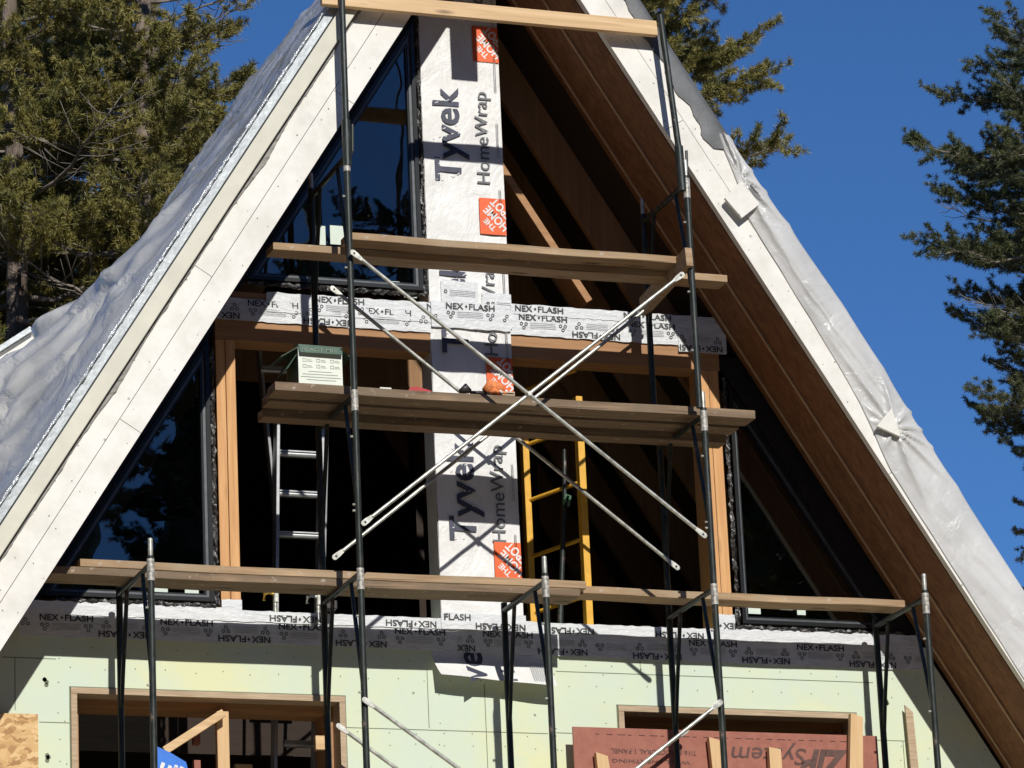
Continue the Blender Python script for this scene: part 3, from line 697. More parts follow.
# ------------------------------------------------------------------ scaffold
FY, BY = -.76, -.16
FX = [-2.124, -1.094, -.154, .731, 1.877]
PR = .0165
def make_frame(name, H, loc, label, group, pins=True, drop=.42):
    t = thing(name, loc, label, 'scaffold frame', group); x, y, z = loc
    D = BY-FY
    for yy, nm in ((y, 'post'), (y+D, 'post')):
        MB().tube([(x, yy, z), (x, yy, z+H)], PR, 14).build('post', 'black_metal', t, smooth=True)
        MB().tube([(x, yy, z+H-.12), (x, yy, z+H-.015)], PR+.0018, 14).build('sleeve', 'label_steel', t, smooth=True) if yy == y else None
        if yy == y or H < 2: MB().tube([(x, yy, z+H+.001), (x, yy, z+H+.085)], PR*.72, 12).build('pin', 'galv', t, smooth=True)
    MB().tube([(x, y+.005, z+H-.10+.06), (x, y+D-.005, z+H-.04)], .0145, 12).build('top_bar', 'black_metal', t, smooth=True)
    for ya, yb in ((y+.15, y+.012), (y+D-.15, y+D-.012)):
        mid = (ya*.35+yb*.65)
        MB().tube([(x, ya, z+H-.045), (x, (ya*.8+yb*.2), z+H-.16), (x, (ya*.3+yb*.7), z+H-.42), (x, yb, z+H-.60)], .0105, 10).build('brace_leg', 'black_metal', t, smooth=True)
    for zz in (z+H-.62, z+H-.25, z+.3):
        MB().tube([(x-.028, y, zz), (x+.0, y, zz)], .006, 8).build('brace_pin', 'galv', t, smooth=True)
    return t
M['label_steel'] = flat('scuffed_label', (.40, .38, .34), .5, .2, .7, 60, .2)
ZT = 6.30
names = ['leftmost scaffold frame, by the shaded left window', 'scaffold frame beside the aluminium ladder, carrying tall posts', 'middle scaffold frame, right of the wrapped post', 'scaffold frame in front of the right wooden stud, carrying tall posts', 'rightmost scaffold frame, under the right soffit']
fr0 = make_frame('scaffold', 2.09, (FX[0], FY, ZT-2.09), names[0], 'scaffold frames of the lower lift')
for i in range(1, 5): dup(fr0, (FX[i], FY, ZT-2.09), names[i]+', lower lift', 'scaffold frames of the lower lift')
fr0['label'] = names[0]+', lower lift'
zm = P(700, 408, FY).z; zt2 = P(680, 160, FY).z-.085
hA = zm-ZT; hB = zt2-zm
f2 = make_frame('scaffold', hA, (FX[1], FY, ZT), 'short scaffold frame left of the box, between lower and middle deck', 'scaffold frames of the tall bay')
dup(f2, (FX[3], FY, ZT), 'short scaffold frame in front of the right stud, between lower and middle deck')
f3 = make_frame('scaffold', hB, (FX[1], FY, zm), 'scaffold frame above the middle deck in front of the blue window', 'scaffold frames of the tall bay')
dup(f3, (FX[3]-.02, FY, zm), 'scaffold frame above the middle deck below the right soffit')
def guard_post(x, z0, x1, z1, label):
    t = thing('guard_post', (x, FY, z0), label, 'guard post', 'guard posts of the scaffold')
    MB().tube([(x, FY, z0), (x1, FY, z1)], PR, 14).build('post', 'black_metal', t, smooth=True)
    MB().tube([(x, FY, z0-.14), (x+(x1-x)*.1, FY, z0+.10)], PR+.006, 14).build('sleeve', 'black_metal', t, smooth=True)
    MB().tube([(x+.012, FY-.0, z0-.10), (x+.03, FY, z0-.06), (x+.034, FY, z0+.08)], .008, 8).build('clip', 'black_metal', t, smooth=True)
zgl = zt2+.05
guard_post(FX[1]+.003, zgl, FX[1]+.003, 9.9, 'tall dark guard post in front of the left white roof boards')
a = P(681, 165, FY); b = P(660, 15, FY)
guard_post(a.x, a.z, b.x, b.z, 'dark guard post holding the right end of the top board')
def brace_set(pa, pb, pc, pd, Y, label, ext=0, cat='cross brace'):
    A, B, C_, D_ = [P(*q, Y) for q in (pa, pb, pc, pd)]
    y1, y2 = Y-.028, Y-.044
    for q in (A, B): q.y = y1
    for q in (C_, D_): q.y = y2
    t = thing('cross_brace', tuple((A+B)/2), label, 'cross brace', 'galvanised cross braces')
    for a, b in ((A, B), (C_, D_)):
        d = (b-a).normalized()
        tb = MB().tube([a+d*.05, b-d*.05], .0095, 12).build('tube', 'galv', t, smooth=True)
        for e, s_ in ((a, 1), (b, -1)):
            n = Vector((-d.z, 0, d.x)); pts = [(0, .007), (.010, .014), (.036, .014), (.080, .008)]
            poly = [e+d*s_*(k-.02)+n*w_ for k, w_ in pts]+[e+d*s_*(k-.02)-n*w_ for k, w_ in pts[::-1]]
            ep = MB(); ep.prism([(p.x, p.z) for p in poly], e.y-.004, e.y+.002)
            c_ = e+d*s_*.002; ep.add([(c_.x+.006*math.cos(-q*.785), e.y-.0048, c_.z+.006*math.sin(-q*.785)) for q in range(8)], [tuple(range(8))], 1)
            ep.build('end_plate', ['galv', 'black_metal'], t, bevel=.001)
    # crossing
    ax, az, bx, bz = A.x, A.z, B.x, B.z; cx, cz, dx, dz = C_.x, C_.z, D_.x, D_.z
    den = (ax-bx)*(cz-dz)-(az-bz)*(cx-dx)
    if abs(den) > 1e-6:
        s_ = ((ax-cx)*(cz-dz)-(az-cz)*(cx-dx))/den; X = ax+(bx-ax)*s_; Z = az+(bz-az)*s_
        MB().tube([(X, Y-.062, Z), (X, Y-.018, Z)], .012, 10).build('pivot_bolt', 'galv', t, smooth=True)
    return t
brace_set((363, 524), (679, 277), (351, 256), (700, 537), FY, 'bright front cross brace in front of the middle deck')
brace_set((334, 558), (650, 306), (331, 292), (673, 569), BY, 'rear cross brace passing behind the middle deck')
dz = P(357, 702, FY).z
za = P(366, 700, FY); zb = P(716, 702, FY)
def low_brace(Y, la, lb, label):
    A = P(*la, Y); B = P(*lb, Y); A2 = Vector((A.x, Y, A.z-1.3)); B2 = Vector((B.x, Y, B.z-1.3))
    import itertools
    t = thing('cross_brace', tuple((A+B)/2), label, 'cross brace', 'galvanised cross braces')
    for a, b, y in ((A, B2, Y-.028), (B, A2, Y-.044)):
        a = Vector((a.x, y, a.z)); b = Vector((b.x, y, b.z)); d = (b-a).normalized()
        MB().tube([a+d*.05, b-d*.05], .0095, 12).build('tube', 'galv', t, smooth=True)
        for e, s_ in ((a, 1), (b, -1)):
            n = Vector((-d.z, 0, d.x)); pts = [(0, .007), (.010, .014), (.036, .014), (.080, .008)]
            poly = [e+d*s_*(k-.02)+n*w_ for k, w_ in pts]+[e+d*s_*(k-.02)-n*w_ for k, w_ in pts[::-1]]
            MB().prism([(p.x, p.z) for p in poly], y-.004, y+.002).build('end_plate', 'galv', t, bevel=.001)
low_brace(FY, (364, 702), (716, 705), 'front cross brace below the lower deck, over the green wall')
low_brace(BY, (338, 728), (682, 733), 'rear cross brace below the lower deck, near the left window opening')
# ---------------- planks
def plank(x0, x1, y0, y1, zt_, mat, label, th_=.038, group='scaffold planks', warp=.004, name='scaffold_plank', skew=(0, 0)):
    mb = MB(); n = 14; vs = []
    for i in range(n+1):
        a = i/n; X = x0+(x1-x0)*a; dz = -warp*math.sin(a*math.pi)+.0015*math.sin(a*17)
        sk = skew[0] if i == 0 else (skew[1] if i == n else 0)
        vs += [(X, y0, zt_-th_+dz), (X, y0, zt_+dz), (X+sk, y1, zt_+dz), (X+sk, y1, zt_-th_+dz)]
    fs = [(i*4+q, i*4+(q+1) % 4, (i+1)*4+(q+1) % 4, (i+1)*4+q) for i in range(n) for q in range(4)]+[(3, 2, 1, 0), (n*4, n*4+1, n*4+2, n*4+3)]
    mb.add(vs, fs); o = mb.build(name, mat, org=(x0, y0, zt_-th_), bevel=.003)
    # own grain offset
    tag(o, label, 'plank', group); return o
# lower deck
yA, yB = -.44, -.25
zA = P(300, 568.5, yA).z
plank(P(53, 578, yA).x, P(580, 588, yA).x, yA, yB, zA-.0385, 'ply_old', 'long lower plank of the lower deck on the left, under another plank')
plank(P(80, 565, yA).x, P(586, 582, yA).x, yA-.004, yB-.01, zA, 'ply', 'top plank of the lower deck, its left end short of the leftmost frame')
yC = -.375
plank(P(583, 588, yC).x, P(905, 602, yC).x, yC, yC+.14, P(760, 593.5, yC).z, 'ply', 'plank of the lower deck running right to the rightmost frame')
# middle deck: three boards, the rear ones a little lower
ya = -.65
z2 = P(512, 395.5, ya).z; zc_ = P(512, 437, -.27).z+.046
x2a, x2b = P(275, 384, ya).x, P(755, 408, ya).x
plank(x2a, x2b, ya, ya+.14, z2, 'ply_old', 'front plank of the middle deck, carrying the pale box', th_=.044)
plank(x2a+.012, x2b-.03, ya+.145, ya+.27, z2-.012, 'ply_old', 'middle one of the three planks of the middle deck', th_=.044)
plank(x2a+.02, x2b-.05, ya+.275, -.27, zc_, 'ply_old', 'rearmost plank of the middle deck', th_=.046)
# upper deck
ya = -.66
zu = P(512, 244, ya).z
plank(P(348, 235, ya).x, P(689, 256, ya).x, ya, ya+.125, zu, 'ply', 'front plank of the upper deck between the tall posts', warp=.002)
yb = ya+.13
plank(P(273, 242, yb).x, P(727, 270, yb).x, yb, yb+.125, P(300, 244, yb).z, 'ply', 'longer rear plank of the upper deck, past the right post', warp=.002)
# wooden bearer on the right posts
t = thing('wood_bearer', (FX[3]-.02, FY-.03, zu-.13), 'short lumber bearer on edge carrying the right end of the upper deck', 'bearer')
MB().bar((FX[3]-.04, FY-.03, zu+.0-.045), (FX[3]-.04, BY+.02, zu-.105), .038, .10).build('board', 'ply', t, bevel=.003)
MB().tube([(FX[3]-.06, BY+.04, zu-.12), (FX[3]-.0, BY+.04, zu-.11)], .014, 8).build('clamp', 'galv', t, smooth=True)
# top rail board
zt_ = P(512, 7, FY+.018).z
mb = MB(); xl, xr_ = P(322, 0, FY+.02).x, P(657, 20, FY+.02).x
mb.box(xl, xr_, FY+.018, FY+.054, zt_-.08, zt_)
tag(mb.build('guard_rail', 'pine_x', org=(xl, FY, zt_), bevel=.003), 'pale new board across the top of the scaffold near the peak', 'board')
# plank end hanging just above the picture, whose shadow falls on the wrap
xs = P(459, 60).x
MB_ = MB(); zs = P(459, 82).z
MB_.box(xs-.073+.034, xs+.073+.034, -.80, -.782, zs+.80*.68, zs+1.5)
tag(MB_.build('upright_board', 'pine_z', org=(xs, -.8, zs+.6), bevel=.003), 'upright board behind the top rail above the wrapped post', 'board')
# ------------------------------------------------------------------ things on the deck
zd = z2+.001
def card_box():
    a = P(299, 386, -.64); b = P(343, 388, -.64); x0, x1 = a.x, b.x; y0 = -.64; y1 = y0+.20; h = .185
    t = thing('cardboard_box', ((x0+x1)/2, y0, zd), 'pale cardboard box with green open flaps on the middle deck', 'box')
    bx = MB(); q = .004
    bx.box(x0, x1, y0, y0+q, zd, zd+h, 0); bx.box(x0, x1, y1-q, y1, zd, zd+h, 0); bx.box(x0, x0+q, y0+q, y1-q, zd, zd+h, 2); bx.box(x1-q, x1, y0+q, y1-q, zd, zd+h, 2); bx.box(x0+q, x1-q, y0+q, y1-q, zd, zd+q, 0)
    yy = y0-.0012
    for i in range(3):
        for j in range(2):
            cx, cz = x0+.022+i*.07, zd+.112-j*.030
            for (ax, bx_, az, bz) in ((cx, cx+.018, cz, cz+.002), (cx, cx+.018, cz+.014, cz+.016), (cx, cx+.002, cz, cz+.016), (cx+.016, cx+.018, cz, cz+.016), (cx+.022, cx+.05, cz+.002, cz+.004), (cx+.022, cx+.045, cz+.009, cz+.011)):
                bx.add([(ax, yy, az), (bx_, yy, az), (bx_, yy, bz), (ax, yy, bz)], [(0, 1, 2, 3)], 1)
    for k, (l0, l1) in enumerate(((.05, .17), (.02, .2), (.01, .215), (.04, .19))):
        z = zd+.062-k*.014; bx.add([(x0+l0, yy, z), (x0+l1, yy, z), (x0+l1, yy, z+.0025), (x0+l0, yy, z+.0025)], [(0, 1, 2, 3)], 1)
    bx.build('box_body', ['card', 'cardink', 'green_card'], t)
    # flaps, folded outward and down
    f = MB(); zz = zd+h
    f.add([(x0, y0-.002, zz+.012), (x1, y0-.002, zz+.008), (x1-.004, y0-.022, zz-.036), (x0+.004, y0-.020, zz-.034)], [(0, 1, 2, 3)], 0)
    f.add([(x0, y0-.004, zz+.013), (x1, y0-.004, zz+.009), (x1, y0+.10, zz+.03), (x0, y0+.10, zz+.032)], [(0, 1, 2, 3)], 0)
    f.text('READY MIX', (x0+.015, zz-.022), x1-x0-.04, .014, 0, y0-.0195, 1, .01)
    f.build('front_flap', ['green_card', 'cardink'], t)
    f = MB(); f.add([(x0, y0, zz), (x0, y1, zz), (x0-.10, y1-.01, zz-.055), (x0-.085, y0+.01, zz-.050)], [(0, 1, 2, 3)]); f.add([(x0-.002, y0+.02, zz-.03), (x0-.002, y1, zz-.02), (x0-.055, y1-.01, zz-.11), (x0-.05, y0+.03, zz-.105)], [(0, 1, 2, 3)])
    f.build('side_flap', 'green_card', t)
    f = MB(); f.add([(x1, y0, zz), (x1+.05, y0+.01, zz-.035), (x1+.055, y1-.01, zz-.04), (x1, y1, zz)], [(0, 1, 2, 3)]); f.build('side_flap', 'green_card', t)
    for o in [q_ for q_ in bpy.data.objects if q_.parent == t and 'flap' in q_.name]:
        so_ = o.modifiers.new('solid', 'SOLIDIFY'); so_.thickness = .003
card_box()
def lump(pts, r, name, mat, label, cat, n=9, jit=.25, seed=1, squash=1.0, part_of=None):
    rr = random.Random(seed); path = [Vector(p) for p in pts]
    rs = r if isinstance(r, list) else [r]*len(path)
    mb = MB(); mb.tube(path, [q*(1+rr.uniform(-jit, jit)) for q in rs], n)
    c_ = path[0]; mb.v = [(v[0]+rr.uniform(-1, 1)*rs[0]*jit*.3, v[1]+rr.uniform(-1, 1)*rs[0]*jit*.3, zd+.001+(v[2]-zd)*squash if v[2] > zd else zd+.001) for v in mb.v]
    if part_of: return mb.build(name, mat, part_of, smooth='all')
    o = mb.build(name, mat, org=(c_.x, c_.y, zd), smooth='all'); tag(o, label, cat); return o
fy = -.62
# red caulk tray / snips case
a = P(408, 391, fy)
mb = MB(); mb.prism([(a.x, zd+.001), (a.x+.125, zd+.001), (a.x+.12, zd+.010), (a.x+.045, zd+.027), (a.x+.02, zd+.024)], fy, fy+.09)
t = mb.build('utility_knife', 'red_plastic', org=(a.x, fy, zd), bevel=.003); tag(t, 'red hand tool lying flat on the middle deck', 'hand tool')
a = P(380, 389, fy); mb = MB(); mb.box(a.x, a.x+.06, fy, fy+.06, zd+.001, zd+.012)
tag(mb.build('shim_stack', 'white', org=(a.x, fy, zd), bevel=.003), 'small white shim lying left of the red tool', 'shim')
a = P(462, 393, fy)
t = thing('drill', (a.x, fy, zd), 'dark cordless tool lying between the red tool and the orange glove', 'tool')
lump([(a.x-.01, fy, zd+.012), (a.x+.02, fy, zd+.03), (a.x+.045, fy, zd+.015)], [.012, .024, .010], 'body', 'blacktool', '', '', jit=.1, part_of=t)
lump([(a.x+.045, fy, zd+.010), (a.x+.13, fy+.01, zd+.014)], [.010, .011], 'shaft', 'blacktool', '', '', jit=.1, part_of=t)
lump([(a.x+.125, fy, zd+.018), (a.x+.165, fy, zd+.016)], [.022, .018], 'grip', 'blacktool', '', '', jit=.15, part_of=t)
a = P(485, 394, fy)
t = thing('work_glove', (a.x, fy, zd), 'crumpled orange and white work glove lying on the middle deck', 'glove')
lump([(a.x, fy, zd+.02), (a.x+.03, fy, zd+.045), (a.x+.07, fy, zd+.035), (a.x+.10, fy, zd+.02)], [.02, .034, .030, .012], 'palm', 'glove', '', '', 12, .3, 5, part_of=t)
for k in range(5):
    lump([(a.x+.02+k*.01, fy-.015+k*.012, zd+.012), (a.x+.045+k*.022, fy-.03+k*.008, zd+.018+.006*(k % 2)), (a.x+.06+k*.022, fy-.04+k*.01, zd+.008)], [.010, .010, .006], 'finger', 'whiteprint' if k % 2 else 'glove', '', '', 8, .15, 8+k, part_of=t)
a = P(503, 396, fy); mb = MB(); mb.box(a.x-.02, a.x+.055, fy-.02, fy+.02, zd+.001, zd+.022); mb.box(a.x-.015, a.x+.05, fy-.0205, fy-.0200, zd+.008, zd+.015, 1)
tag(mb.build('scrap_block', ['trim_ply', 'dark_wood'], org=(a.x, fy, zd), bevel=.002), 'small wood offcut right of the orange glove', 'offcut')
# ------------------------------------------------------------------ ladders
def rail(mb, p, q, wd=.022, dp=.06): mb.bar(p, q, wd, dp, (1, 0, 0) if False else (0, 1, 0))
def ladder():
    Yl = .42
    t = thing('extension_ladder', tuple(P(300, 768, Yl)), 'aluminium extension ladder standing inside the left opening', 'ladder')
    L = [(277, 395), (277, 520), (274, 768)]; R_ = [(322, 395), (319, 520), (314, 768)]
    for pts in (L, R_):
        a = P(*pts[0], Yl); c_ = P(*pts[2], Yl); c2 = a+(c_-a)*1.3
        mb = MB(); mb.bar(a, c2, .07, .018, (1, 0, 0)); mb.build('rail', 'alu', t, bevel=.003)
    a = P(258, 345, Yl+.03); b = P(277, 530, Yl+.1)
    MB().bar(a, b, .06, .016, (1, 0, 0)).build('rail', 'alu', t, bevel=.003)
    a = P(326, 430, Yl+.03); b = P(322, 600, Yl+.1)
    MB().bar(a, b, .06, .016, (1, 0, 0)).build('rail', 'alu', t, bevel=.003)
    zs_ = [P(300, 372, Yl).z]+[P(300, y_, Yl).z for y_ in (414, 455, 495, 536)]
    sp = (zs_[1]-zs_[4])/3
    zz = list(zs_)+[zs_[4]-sp*k for k in range(1, 9)]
    for z in zz:
        x0 = P(277, 500, Yl).x-(.07 if z == zs_[0] else 0); x1 = P(320, 500, Yl).x
        q = MB(); q.tube([(x0, Yl, z), (x1, Yl, z)], .0165, 10); q.box(x0, x1, Yl-.022, Yl+.018, z+.010, z+.017)
        q.build('rung', 'alu', t, smooth=True)
ladder()
def yellow_frame():
    Y = .12
    t = thing('yellow_ladder', tuple(P(555, 620, .3)), 'yellow ladder frame standing inside the right opening', 'ladder')
    def rl(px0, py0, px1, py1, Y, wd=.036):
        a = P(px0, py0, Y); b = P(px1, py1, Y)
        m_ = MB(); m_.box(a.x-wd/2, a.x+wd/2, Y, Y+.008, b.z, a.z); m_.box(a.x-wd/2, a.x-wd/2+.008, Y+.0082, Y+.05, b.z, a.z); m_.box(a.x+wd/2-.008, a.x+wd/2, Y+.0082, Y+.05, b.z, a.z)
        return m_.build('rail', 'yellow', t, bevel=.002), a.x
    _, xl_ = rl(525, 425, 528, 622, .34, .034); _, xr_ = rl(579, 396, 582, 626, .03, .036)
    zc = P(526, 556, .34).z
    for k in range(-2, 5):
        z = zc+k*.30
        MB().tube([(xl_, .365, z), (xr_, .055, z+.03)], .011, 10).build('rung', 'yellow', t, smooth=True)
yellow_frame()
a, b = P(566, 495, .10), P(560, 600, .10)
t = thing('prop_pole', tuple(b), 'dark prop pole with green strap between the yellow rails', 'pole')
MB().tube([(a.x+.01, .12, a.z+.25), (a.x, .12, a.z), (b.x, .12, 6.25)], [.010, .012, .016], 10).build('shaft', 'black_metal', t, smooth=True)
M['green'+'_strap'] = flat('green_strap', (.06, .16, .09), .6)
MB().tube([(a.x-.018, .10, a.z-.05), (a.x+.0, .095, a.z+.0), (a.x+.022, .10, a.z-.005), (a.x+.01, .10, a.z-.06)], .008, 8).build('strap', 'green_strap', t, smooth='all')
# clamps on the sill (under the lower deck)
def clampo(px, py, mat, label):
    a = P(px, py, .03); t = thing('bar_clamp', (a.x, .03, a.z-.10), label, 'clamp')
    MB().tube([(a.x, .03, 6.247), (a.x, .03, a.z+.01)], [.012, .009], 10).build('stem', 'galv', t, smooth=True)
    MB().tube([(a.x-.055, .03, a.z-.02), (a.x-.055, .03, a.z+.012), (a.x-.03, .03, a.z+.022), (a.x, .03, a.z+.012), (a.x+.018, .03, a.z+.014)], .009, 8).build('handle', mat, t, smooth='all')
    MB().box(a.x-.008, a.x+.016, .015, .045, a.z-.03, a.z+.028).build('jaw', 'galv', t, bevel=.004)
clampo(275, 597, 'brass', 'brass handled clamp standing on the sill below the lower deck'); clampo(318, 600, 'galv', 'silver clamp on the sill beside the second scaffold frame')
a = P(325, 606, -.05); t = thing('electrical_box', (a.x, -.05, a.z-.03), 'small dark tool box hanging behind the second scaffold frame', 'tool box')
MB().box(a.x-.02, a.x+.05, -.10, -.03, 6.25, a.z+.02).build('case', 'blacktool', t, bevel=.006)
MB().box(a.x-.004, a.x+.03, -.103, -.1005, 6.28, 6.30).build('label_plate', 'ink_grey', t)
# ------------------------------------------------------------------ sheets and boards at the bottom edge
a, b = P(572, 727, -.10), P(876, 735, -.10)
t = thing('sheathing_panel', (a.x, -.1, 5.0), 'loose red-brown sheathing panel standing upside down before the right opening', 'panel')
pn = MB(); pn.box(a.x, b.x, -.11, -.099, a.z-1.22, a.z); yy = -.1125
def up180(body, px, py, px2, cap, bold=.01, shear=0.):   # rotated by 180 degrees, from right px to left px2
    A = P(px, py, -.11); B = P(px2, py, -.11); pn.text(body, (A.x, A.z), A.x-B.x, cap, math.pi, yy, 1, bold, shear)
up180('ZIP', 848, 752, 799, .125, .05, .35); up180('System', 806, 749, 731, .085, .005, .2)
up180('7/16 STRUCTURAL 1 PANEL', 696, 751, 611, .024, .004); up180('WALL SHEATHING', 690, 761, 612, .018, .0)
for i in range(24):
    x = a.x+.12+i*.058; pn.add([(x, yy, a.z-.035), (x+.02+.012*(i % 3), yy, a.z-.035), (x+.02+.012*(i % 3), yy, a.z-.0325), (x, yy, a.z-.0325)], [(0, 1, 2, 3)], 1)
pn.build('sheet', ['zip', 'zipink'], t)
def stake(pts, label, mat='pine_z', Y=-.16, th_=.035):
    q = [P(*p, Y) for p in pts]; mb = MB(); mb.prism([(p.x, p.z) for p in q], Y, Y+th_)
    o = mb.build('lumber_board', mat, org=(q[-1].x, Y, q[-1].z), bevel=.002); tag(o, label, 'board', 'upright boards leaning at the red-brown panel'); return o
stake([(596, 752), (608, 756), (625, 860), (608, 860)], 'short leaning board at the left of the red-brown panel')
stake([(709, 737), (723, 741), (742, 860), (723, 860)], 'leaning board before the upside-down lettering, near the fourth frame')
stake([(769, 747), (781, 749), (789, 860), (776, 860)], 'narrow board standing between the two upside-down words')
stake([(851, 713), (863, 717), (864, 860), (848, 860)], 'tallest pale board at the right end of the red-brown panel')
b0 = P(0, 713, -.05); b1 = P(38, 714, -.05)
mb = MB(); mb.box(b0.x-.6, b1.x, -.05, -.038, b0.z-1.2, b0.z)
tag(mb.build('strand_board_panel', 'osb', org=(b0.x-.6, -.05, b0.z-1.2), bevel=.001), 'golden strand board sheet leaning at the lower left wall', 'panel')
a = P(906, 700, -.04); mb = MB(); mb.prism([(p.x, p.z) for p in (P(905, 705, -.04), P(913, 712, -.04), P(921, 790, -.04), P(913, 790, -.04))], -.04, -.028)
tag(mb.build('plywood_strip', 'trim_ply', org=(a.x, -.04, a.z-.4), bevel=.001), 'narrow plywood strip on the shaded wall by the rightmost frame', 'board')
# blue bag/tarp
t = thing('blue_sign', tuple(P(170, 768, -.3)), 'blue sheet with white lettering behind the leftmost frame', 'sign')
q = [P(154, 745, -.2), P(172, 752, -.22), P(186, 762, -.2), P(196, 800, -.2), P(156, 800, -.24)]
mb = MB(); mb.prism([(p.x, p.z) for p in q], -.2, -.19); A = P(159, 768, -.2)
mb.text('uilin', (A.x, A.z-.005), .20, .055, math.radians(-22), -.2015, 1, .03); mb.build('panel', ['blue', 'whiteprint'], t)
# ------------------------------------------------------------------ trees
def tree_mesh(seed, z0, z1, R, dens, trunk_r, H, needle, limb_vis=1.0, tuft=.085, droop=.1, bare=.12, lean=0):
    rs = np.random.RandomState(seed); wood_ = MB(); tv = []; tips = []; dirs = []
    nseg = 14; path = [(lean*(i/nseg)**1.5+.05*math.sin(i*1.3+seed), .05*math.cos(i+seed), H*i/nseg) for i in range(nseg+1)]
    rad = [trunk_r*(1-.93*i/nseg)+.01 for i in range(nseg+1)]
    tr = MB(); tr.tube(path, rad, 14)
    def trunk_at(z): 
        k = min(nseg-1e-6, z/H*nseg); i = int(k); f_ = k-i; a, b = Vector(path[i]), Vector(path[i+1]); return a+(b-a)*f_
    z = z0; ang = rs.rand()*6.3
    while z < z1:
        ang += 2.399+rs.uniform(-.5, .5); zn = (H-z)/(H-z0); L = R*(min(1, zn*1.6+.12))*rs.uniform(.55, 1.12)
        base = trunk_at(z); d = Vector((math.cos(ang), math.sin(ang), rs.uniform(-.15, .35))).normalized()
        dead = rs.rand() < bare; n = 7; pts = []
        bend = rs.uniform(-.3, .3)
        for i in range(n):
            t = i/(n-1); pts.append(base+d*L*t+Vector((-d.y, d.x, 0))*bend*L*t*t*.6+Vector((0, 0, -droop*L*math.sin(t*2.2)+.16*L*t*t))+Vector(rs.uniform(-.03, .03, 3))*L*(i > 0))
        wood_.tube(pts, [max(.004, .022*(L/1.5)*(1-.85*i/(n-1))) for i in range(n)], 5)
        nb = int(L*9*dens)+3
        for k in range(nb):
            t = .22+.78*(k+rs.rand()*.6)/nb; t = min(t, .999); kk = t*(n-1); i = int(kk); p = pts[i].lerp(pts[min(i+1, n-1)], kk-i)
            sd = 1 if k % 2 else -1; a2 = math.atan2(d.y, d.x)+sd*rs.uniform(.4, 1.15); l2 = L*rs.uniform(.14, .38)*(1.25-t*.6)
            d2 = Vector((math.cos(a2), math.sin(a2), rs.uniform(-.25, .55))).normalized()
            m1 = p+d2*l2*.5+Vector((0, 0, rs.uniform(-.04, .02))); e = p+d2*l2+Vector((0, 0, .25*l2*rs.rand()))
            wood_.tube([p, m1, e], [.0065, .005, .003], 3)
            if dead:
                if rs.rand() < .5:
                    e2 = e+Vector(rs.uniform(-.12, .12, 3)); wood_.tube([m1, e2], [.003, .002], 3)
                continue
            nt_ = max(2, int(l2/.05))
            for q in range(nt_):
                f_ = .25+.75*(q+1)/nt_; b = p.lerp(m1, f_*2) if f_ < .5 else m1.lerp(e, f_*2-1)
                tips.append(b+Vector(rs.uniform(-.035, .035, 3))); dd_ = (d2+Vector((0, 0, .35))+Vector(rs.uniform(-.6, .6, 3))).normalized(); dirs.append(dd_)
        z += rs.uniform(.06, .20)/dens
    T = np.array([tuple(t) for t in tips]); Dn = np.array([tuple(t) for t in dirs]); N = len(T); K = 42
    base = np.repeat(T, K, 0); ax = np.repeat(Dn, K, 0)
    rv = rs.normal(size=(N*K, 3)); dv = ax*.62+rv*.60; dv /= np.linalg.norm(dv, axis=1)[:, None]
    ln = tuft*rs.uniform(.7, 1.15, (N*K, 1)); sd = np.cross(dv, rs.normal(size=(N*K, 3))); sd /= np.linalg.norm(sd, axis=1)[:, None]
    w_ = .0031
    st = base+ax*rs.uniform(-.03, .03, (N*K, 1))
    V = np.stack([st-sd*w_*.7, st+sd*w_*.7, st+dv*ln*.6+sd*w_, st+dv*ln, st+dv*ln*.6-sd*w_], 1).reshape(-1, 3)
    me = bpy.data.meshes.new('crown'); nv = len(V); nf = N*K
    me.vertices.add(nv); me.vertices.foreach_set('co', V.astype(np.float32).ravel())
    me.loops.add(nf*5); me.loops.foreach_set('vertex_index', np.arange(nf*5, dtype=np.int32))
    me.polygons.add(nf); me.polygons.foreach_set('loop_start', np.arange(0, nf*5, 5, dtype=np.int32)); 
    try: me.polygons.foreach_set('loop_total', np.full(nf, 5, dtype=np.int32))
    except Exception: pass
    me.materials.append(M[needle]); me.update(); me.validate()
    return tr, wood_, me
def plant_tree(proto, name, loc, rz, label, cat='pine tree', group=None, sc=1.0):
    trm, wm, cm = proto
    root = bpy.data.objects.new(name, None); C0.objects.link(root); root.location = loc; root.rotation_euler = (0, 0, rz); root.scale = (sc, sc, sc)
    tag(root, label, cat, group)
    for nm, me in (('trunk', trm), ('branches', wm), ('crown', cm)):
        o = bpy.data.objects.new(nm, me); C0.objects.link(o); o.parent = root
    return root
def proto(*a, **k):
    tr, wd, me = tree_mesh(*a, **k)
    o1 = tr.build('trunk', 'bark', smooth='all'); o2 = wd.build('branches', 'twig', smooth='all'); m1, m2 = o1.data, o2.data
    bpy.data.objects.remove(o1); bpy.data.objects.remove(o2); return m1, m2, me
def ray(px, dist):     # ground point under the view direction of a distant thing
    d = fw*FOC+rt*(px-512)-up*(300-384); h = Vector((d.x, d.y, 0)).normalized(); return Vector((CAM.x, CAM.y, 0))+h*dist
_d = fw*FOC+rt*(1024-512)-up*(405-384); PCZ = CAM.z+53*_d.z/math.hypot(_d.x, _d.y)
PA = proto(11, 6.5, 20.5, 2.5, 1.3, .24, 24, 'needle', bare=.10)
PB = proto(23, 6.5, 22.0, 2.6, 1.2, .26, 25, 'needle', bare=.14)
_d = fw*FOC+rt*(760-512)-up*(165-384); PEZ = CAM.z+46*_d.z/math.hypot(_d.x, _d.y)
PE = proto(77, PEZ, 23, 2.45, 1.7, .24, 26, 'needle', bare=.06)
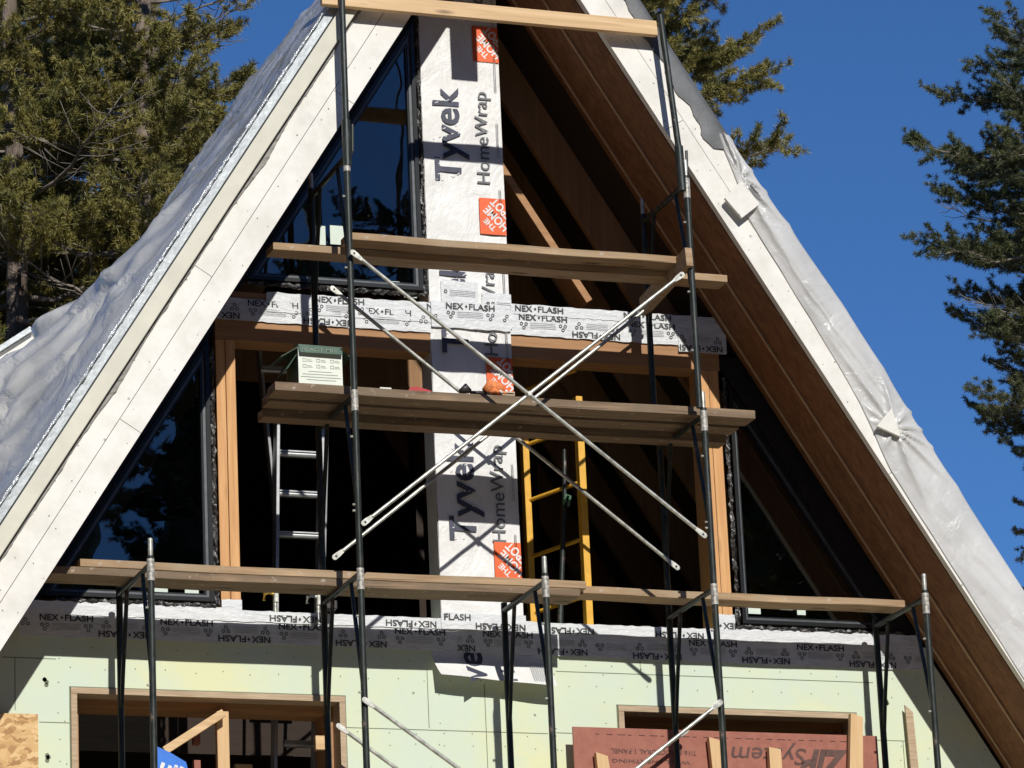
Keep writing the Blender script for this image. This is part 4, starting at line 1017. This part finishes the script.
PC = proto(37, PCZ, 22.5, 1.9, 1.55, .2, 25, 'needle_d', bare=.05, droop=.16, tuft=.075)
gp = 'pines standing behind the house'
for i, (pr_, px, ds, rz, lb) in enumerate([
    (PA, 148, 40, .3, 'pine with pale lit trunk behind the left plastic sheet'),
    (PB, 112, 43, 2.1, 'pine with darker trunk just left of the pale trunk'),
    (PA, 14, 40, 4.0, 'pine with dark trunk at the far left above the plastic'),
    (PB, 62, 47, 1.0, 'deep green pine between the far left trunk and the dark trunk'),
    (PB, 158, 52, 5.1, 'sparser pine reaching right towards the blue sky gap'),
    (PA, -70, 43, 2.5, 'pine cut off by the left picture edge'),
    (PA, 30, 55, 5.5, 'farther pine filling the gap at the far left'),
    (PB, 120, 58, 3.3, 'farther pine filling the gap behind the pale trunk'),
    (PB, 345, 52, .4, 'pine showing above the upper end of the left roof edge'),
    (PE, 592, 46, 3.4, 'pine behind the peak, its branches reaching right past the guard post'),
    (PA, 296, 58, 2.2, 'pine just left of the peak, its crown showing above the left roof edge'),
    (PC, 1088, 56, .7, 'second dark pine at the right picture edge, behind the tall one'),
    (PC, 1078, 53, 2.9, 'tall dark pine at the right picture edge')]):
    plant_tree(pr_, 'pine_tree', ray(px, ds), rz, lb, 'pine tree', gp)
_d = fw*FOC+rt*(1020-512)-up*(468-384); HD = CAM.z+58*_d.z/math.hypot(_d.x, _d.y)
PD = proto(51, 4.0, HD-.5, 1.5, 1.3, .14, HD+.2, 'needle', bare=.1, tuft=.07)
plant_tree(PD, 'pine_tree', ray(1022, 58), 0.4, 'small pine top in the lower right corner behind the roof', 'pine tree', gp)
rr = random.Random(5)
for i in range(46):
    a_ = math.radians(-60+i*5.6+rr.uniform(-1.5, 1.5) if i < 24 else -8+(i-24)*2.2+rr.uniform(-1, 1)); d_ = rr.choice((34, 40, 48)); s_ = (.84+.2*rr.random())*d_/39.6
    plant_tree((PA, PB, PC)[i % 3], 'pine_tree', (6+d_*math.sin(a_), -d_*math.cos(a_), 0), i*1.3, 'pine of the wood behind the viewer, seen only mirrored in the window glass', 'pine tree', 'pines opposite the house', s_)
fw_ = MB()
for i in range(260):
    a_ = math.radians(-95+i*.73); d_ = rr.uniform(58, 80); x, y = 6+d_*math.sin(a_), -d_*math.cos(a_); h_ = rr.uniform(28, 33); r_ = rr.uniform(2.2, 3.6); n = 9
    for k in range(4):
        z0_ = h_*k*.22; vs = [(x+r_*(1-k*.2)*rr.uniform(.7, 1.2)*math.cos(t*6.283/n), y+r_*(1-k*.2)*rr.uniform(.7, 1.2)*math.sin(t*6.283/n), z0_+rr.uniform(-.5, .5)) for t in range(n)]+[(x, y, min(h_, z0_+h_*.42))]
        fw_.add(vs, [(t, (t+1) % n, n) for t in range(n)])
tag(fw_.build('distant_wood', 'needle_d'), kind='stuff', label='far-off dark conifer wood opposite the house', cat='wood')
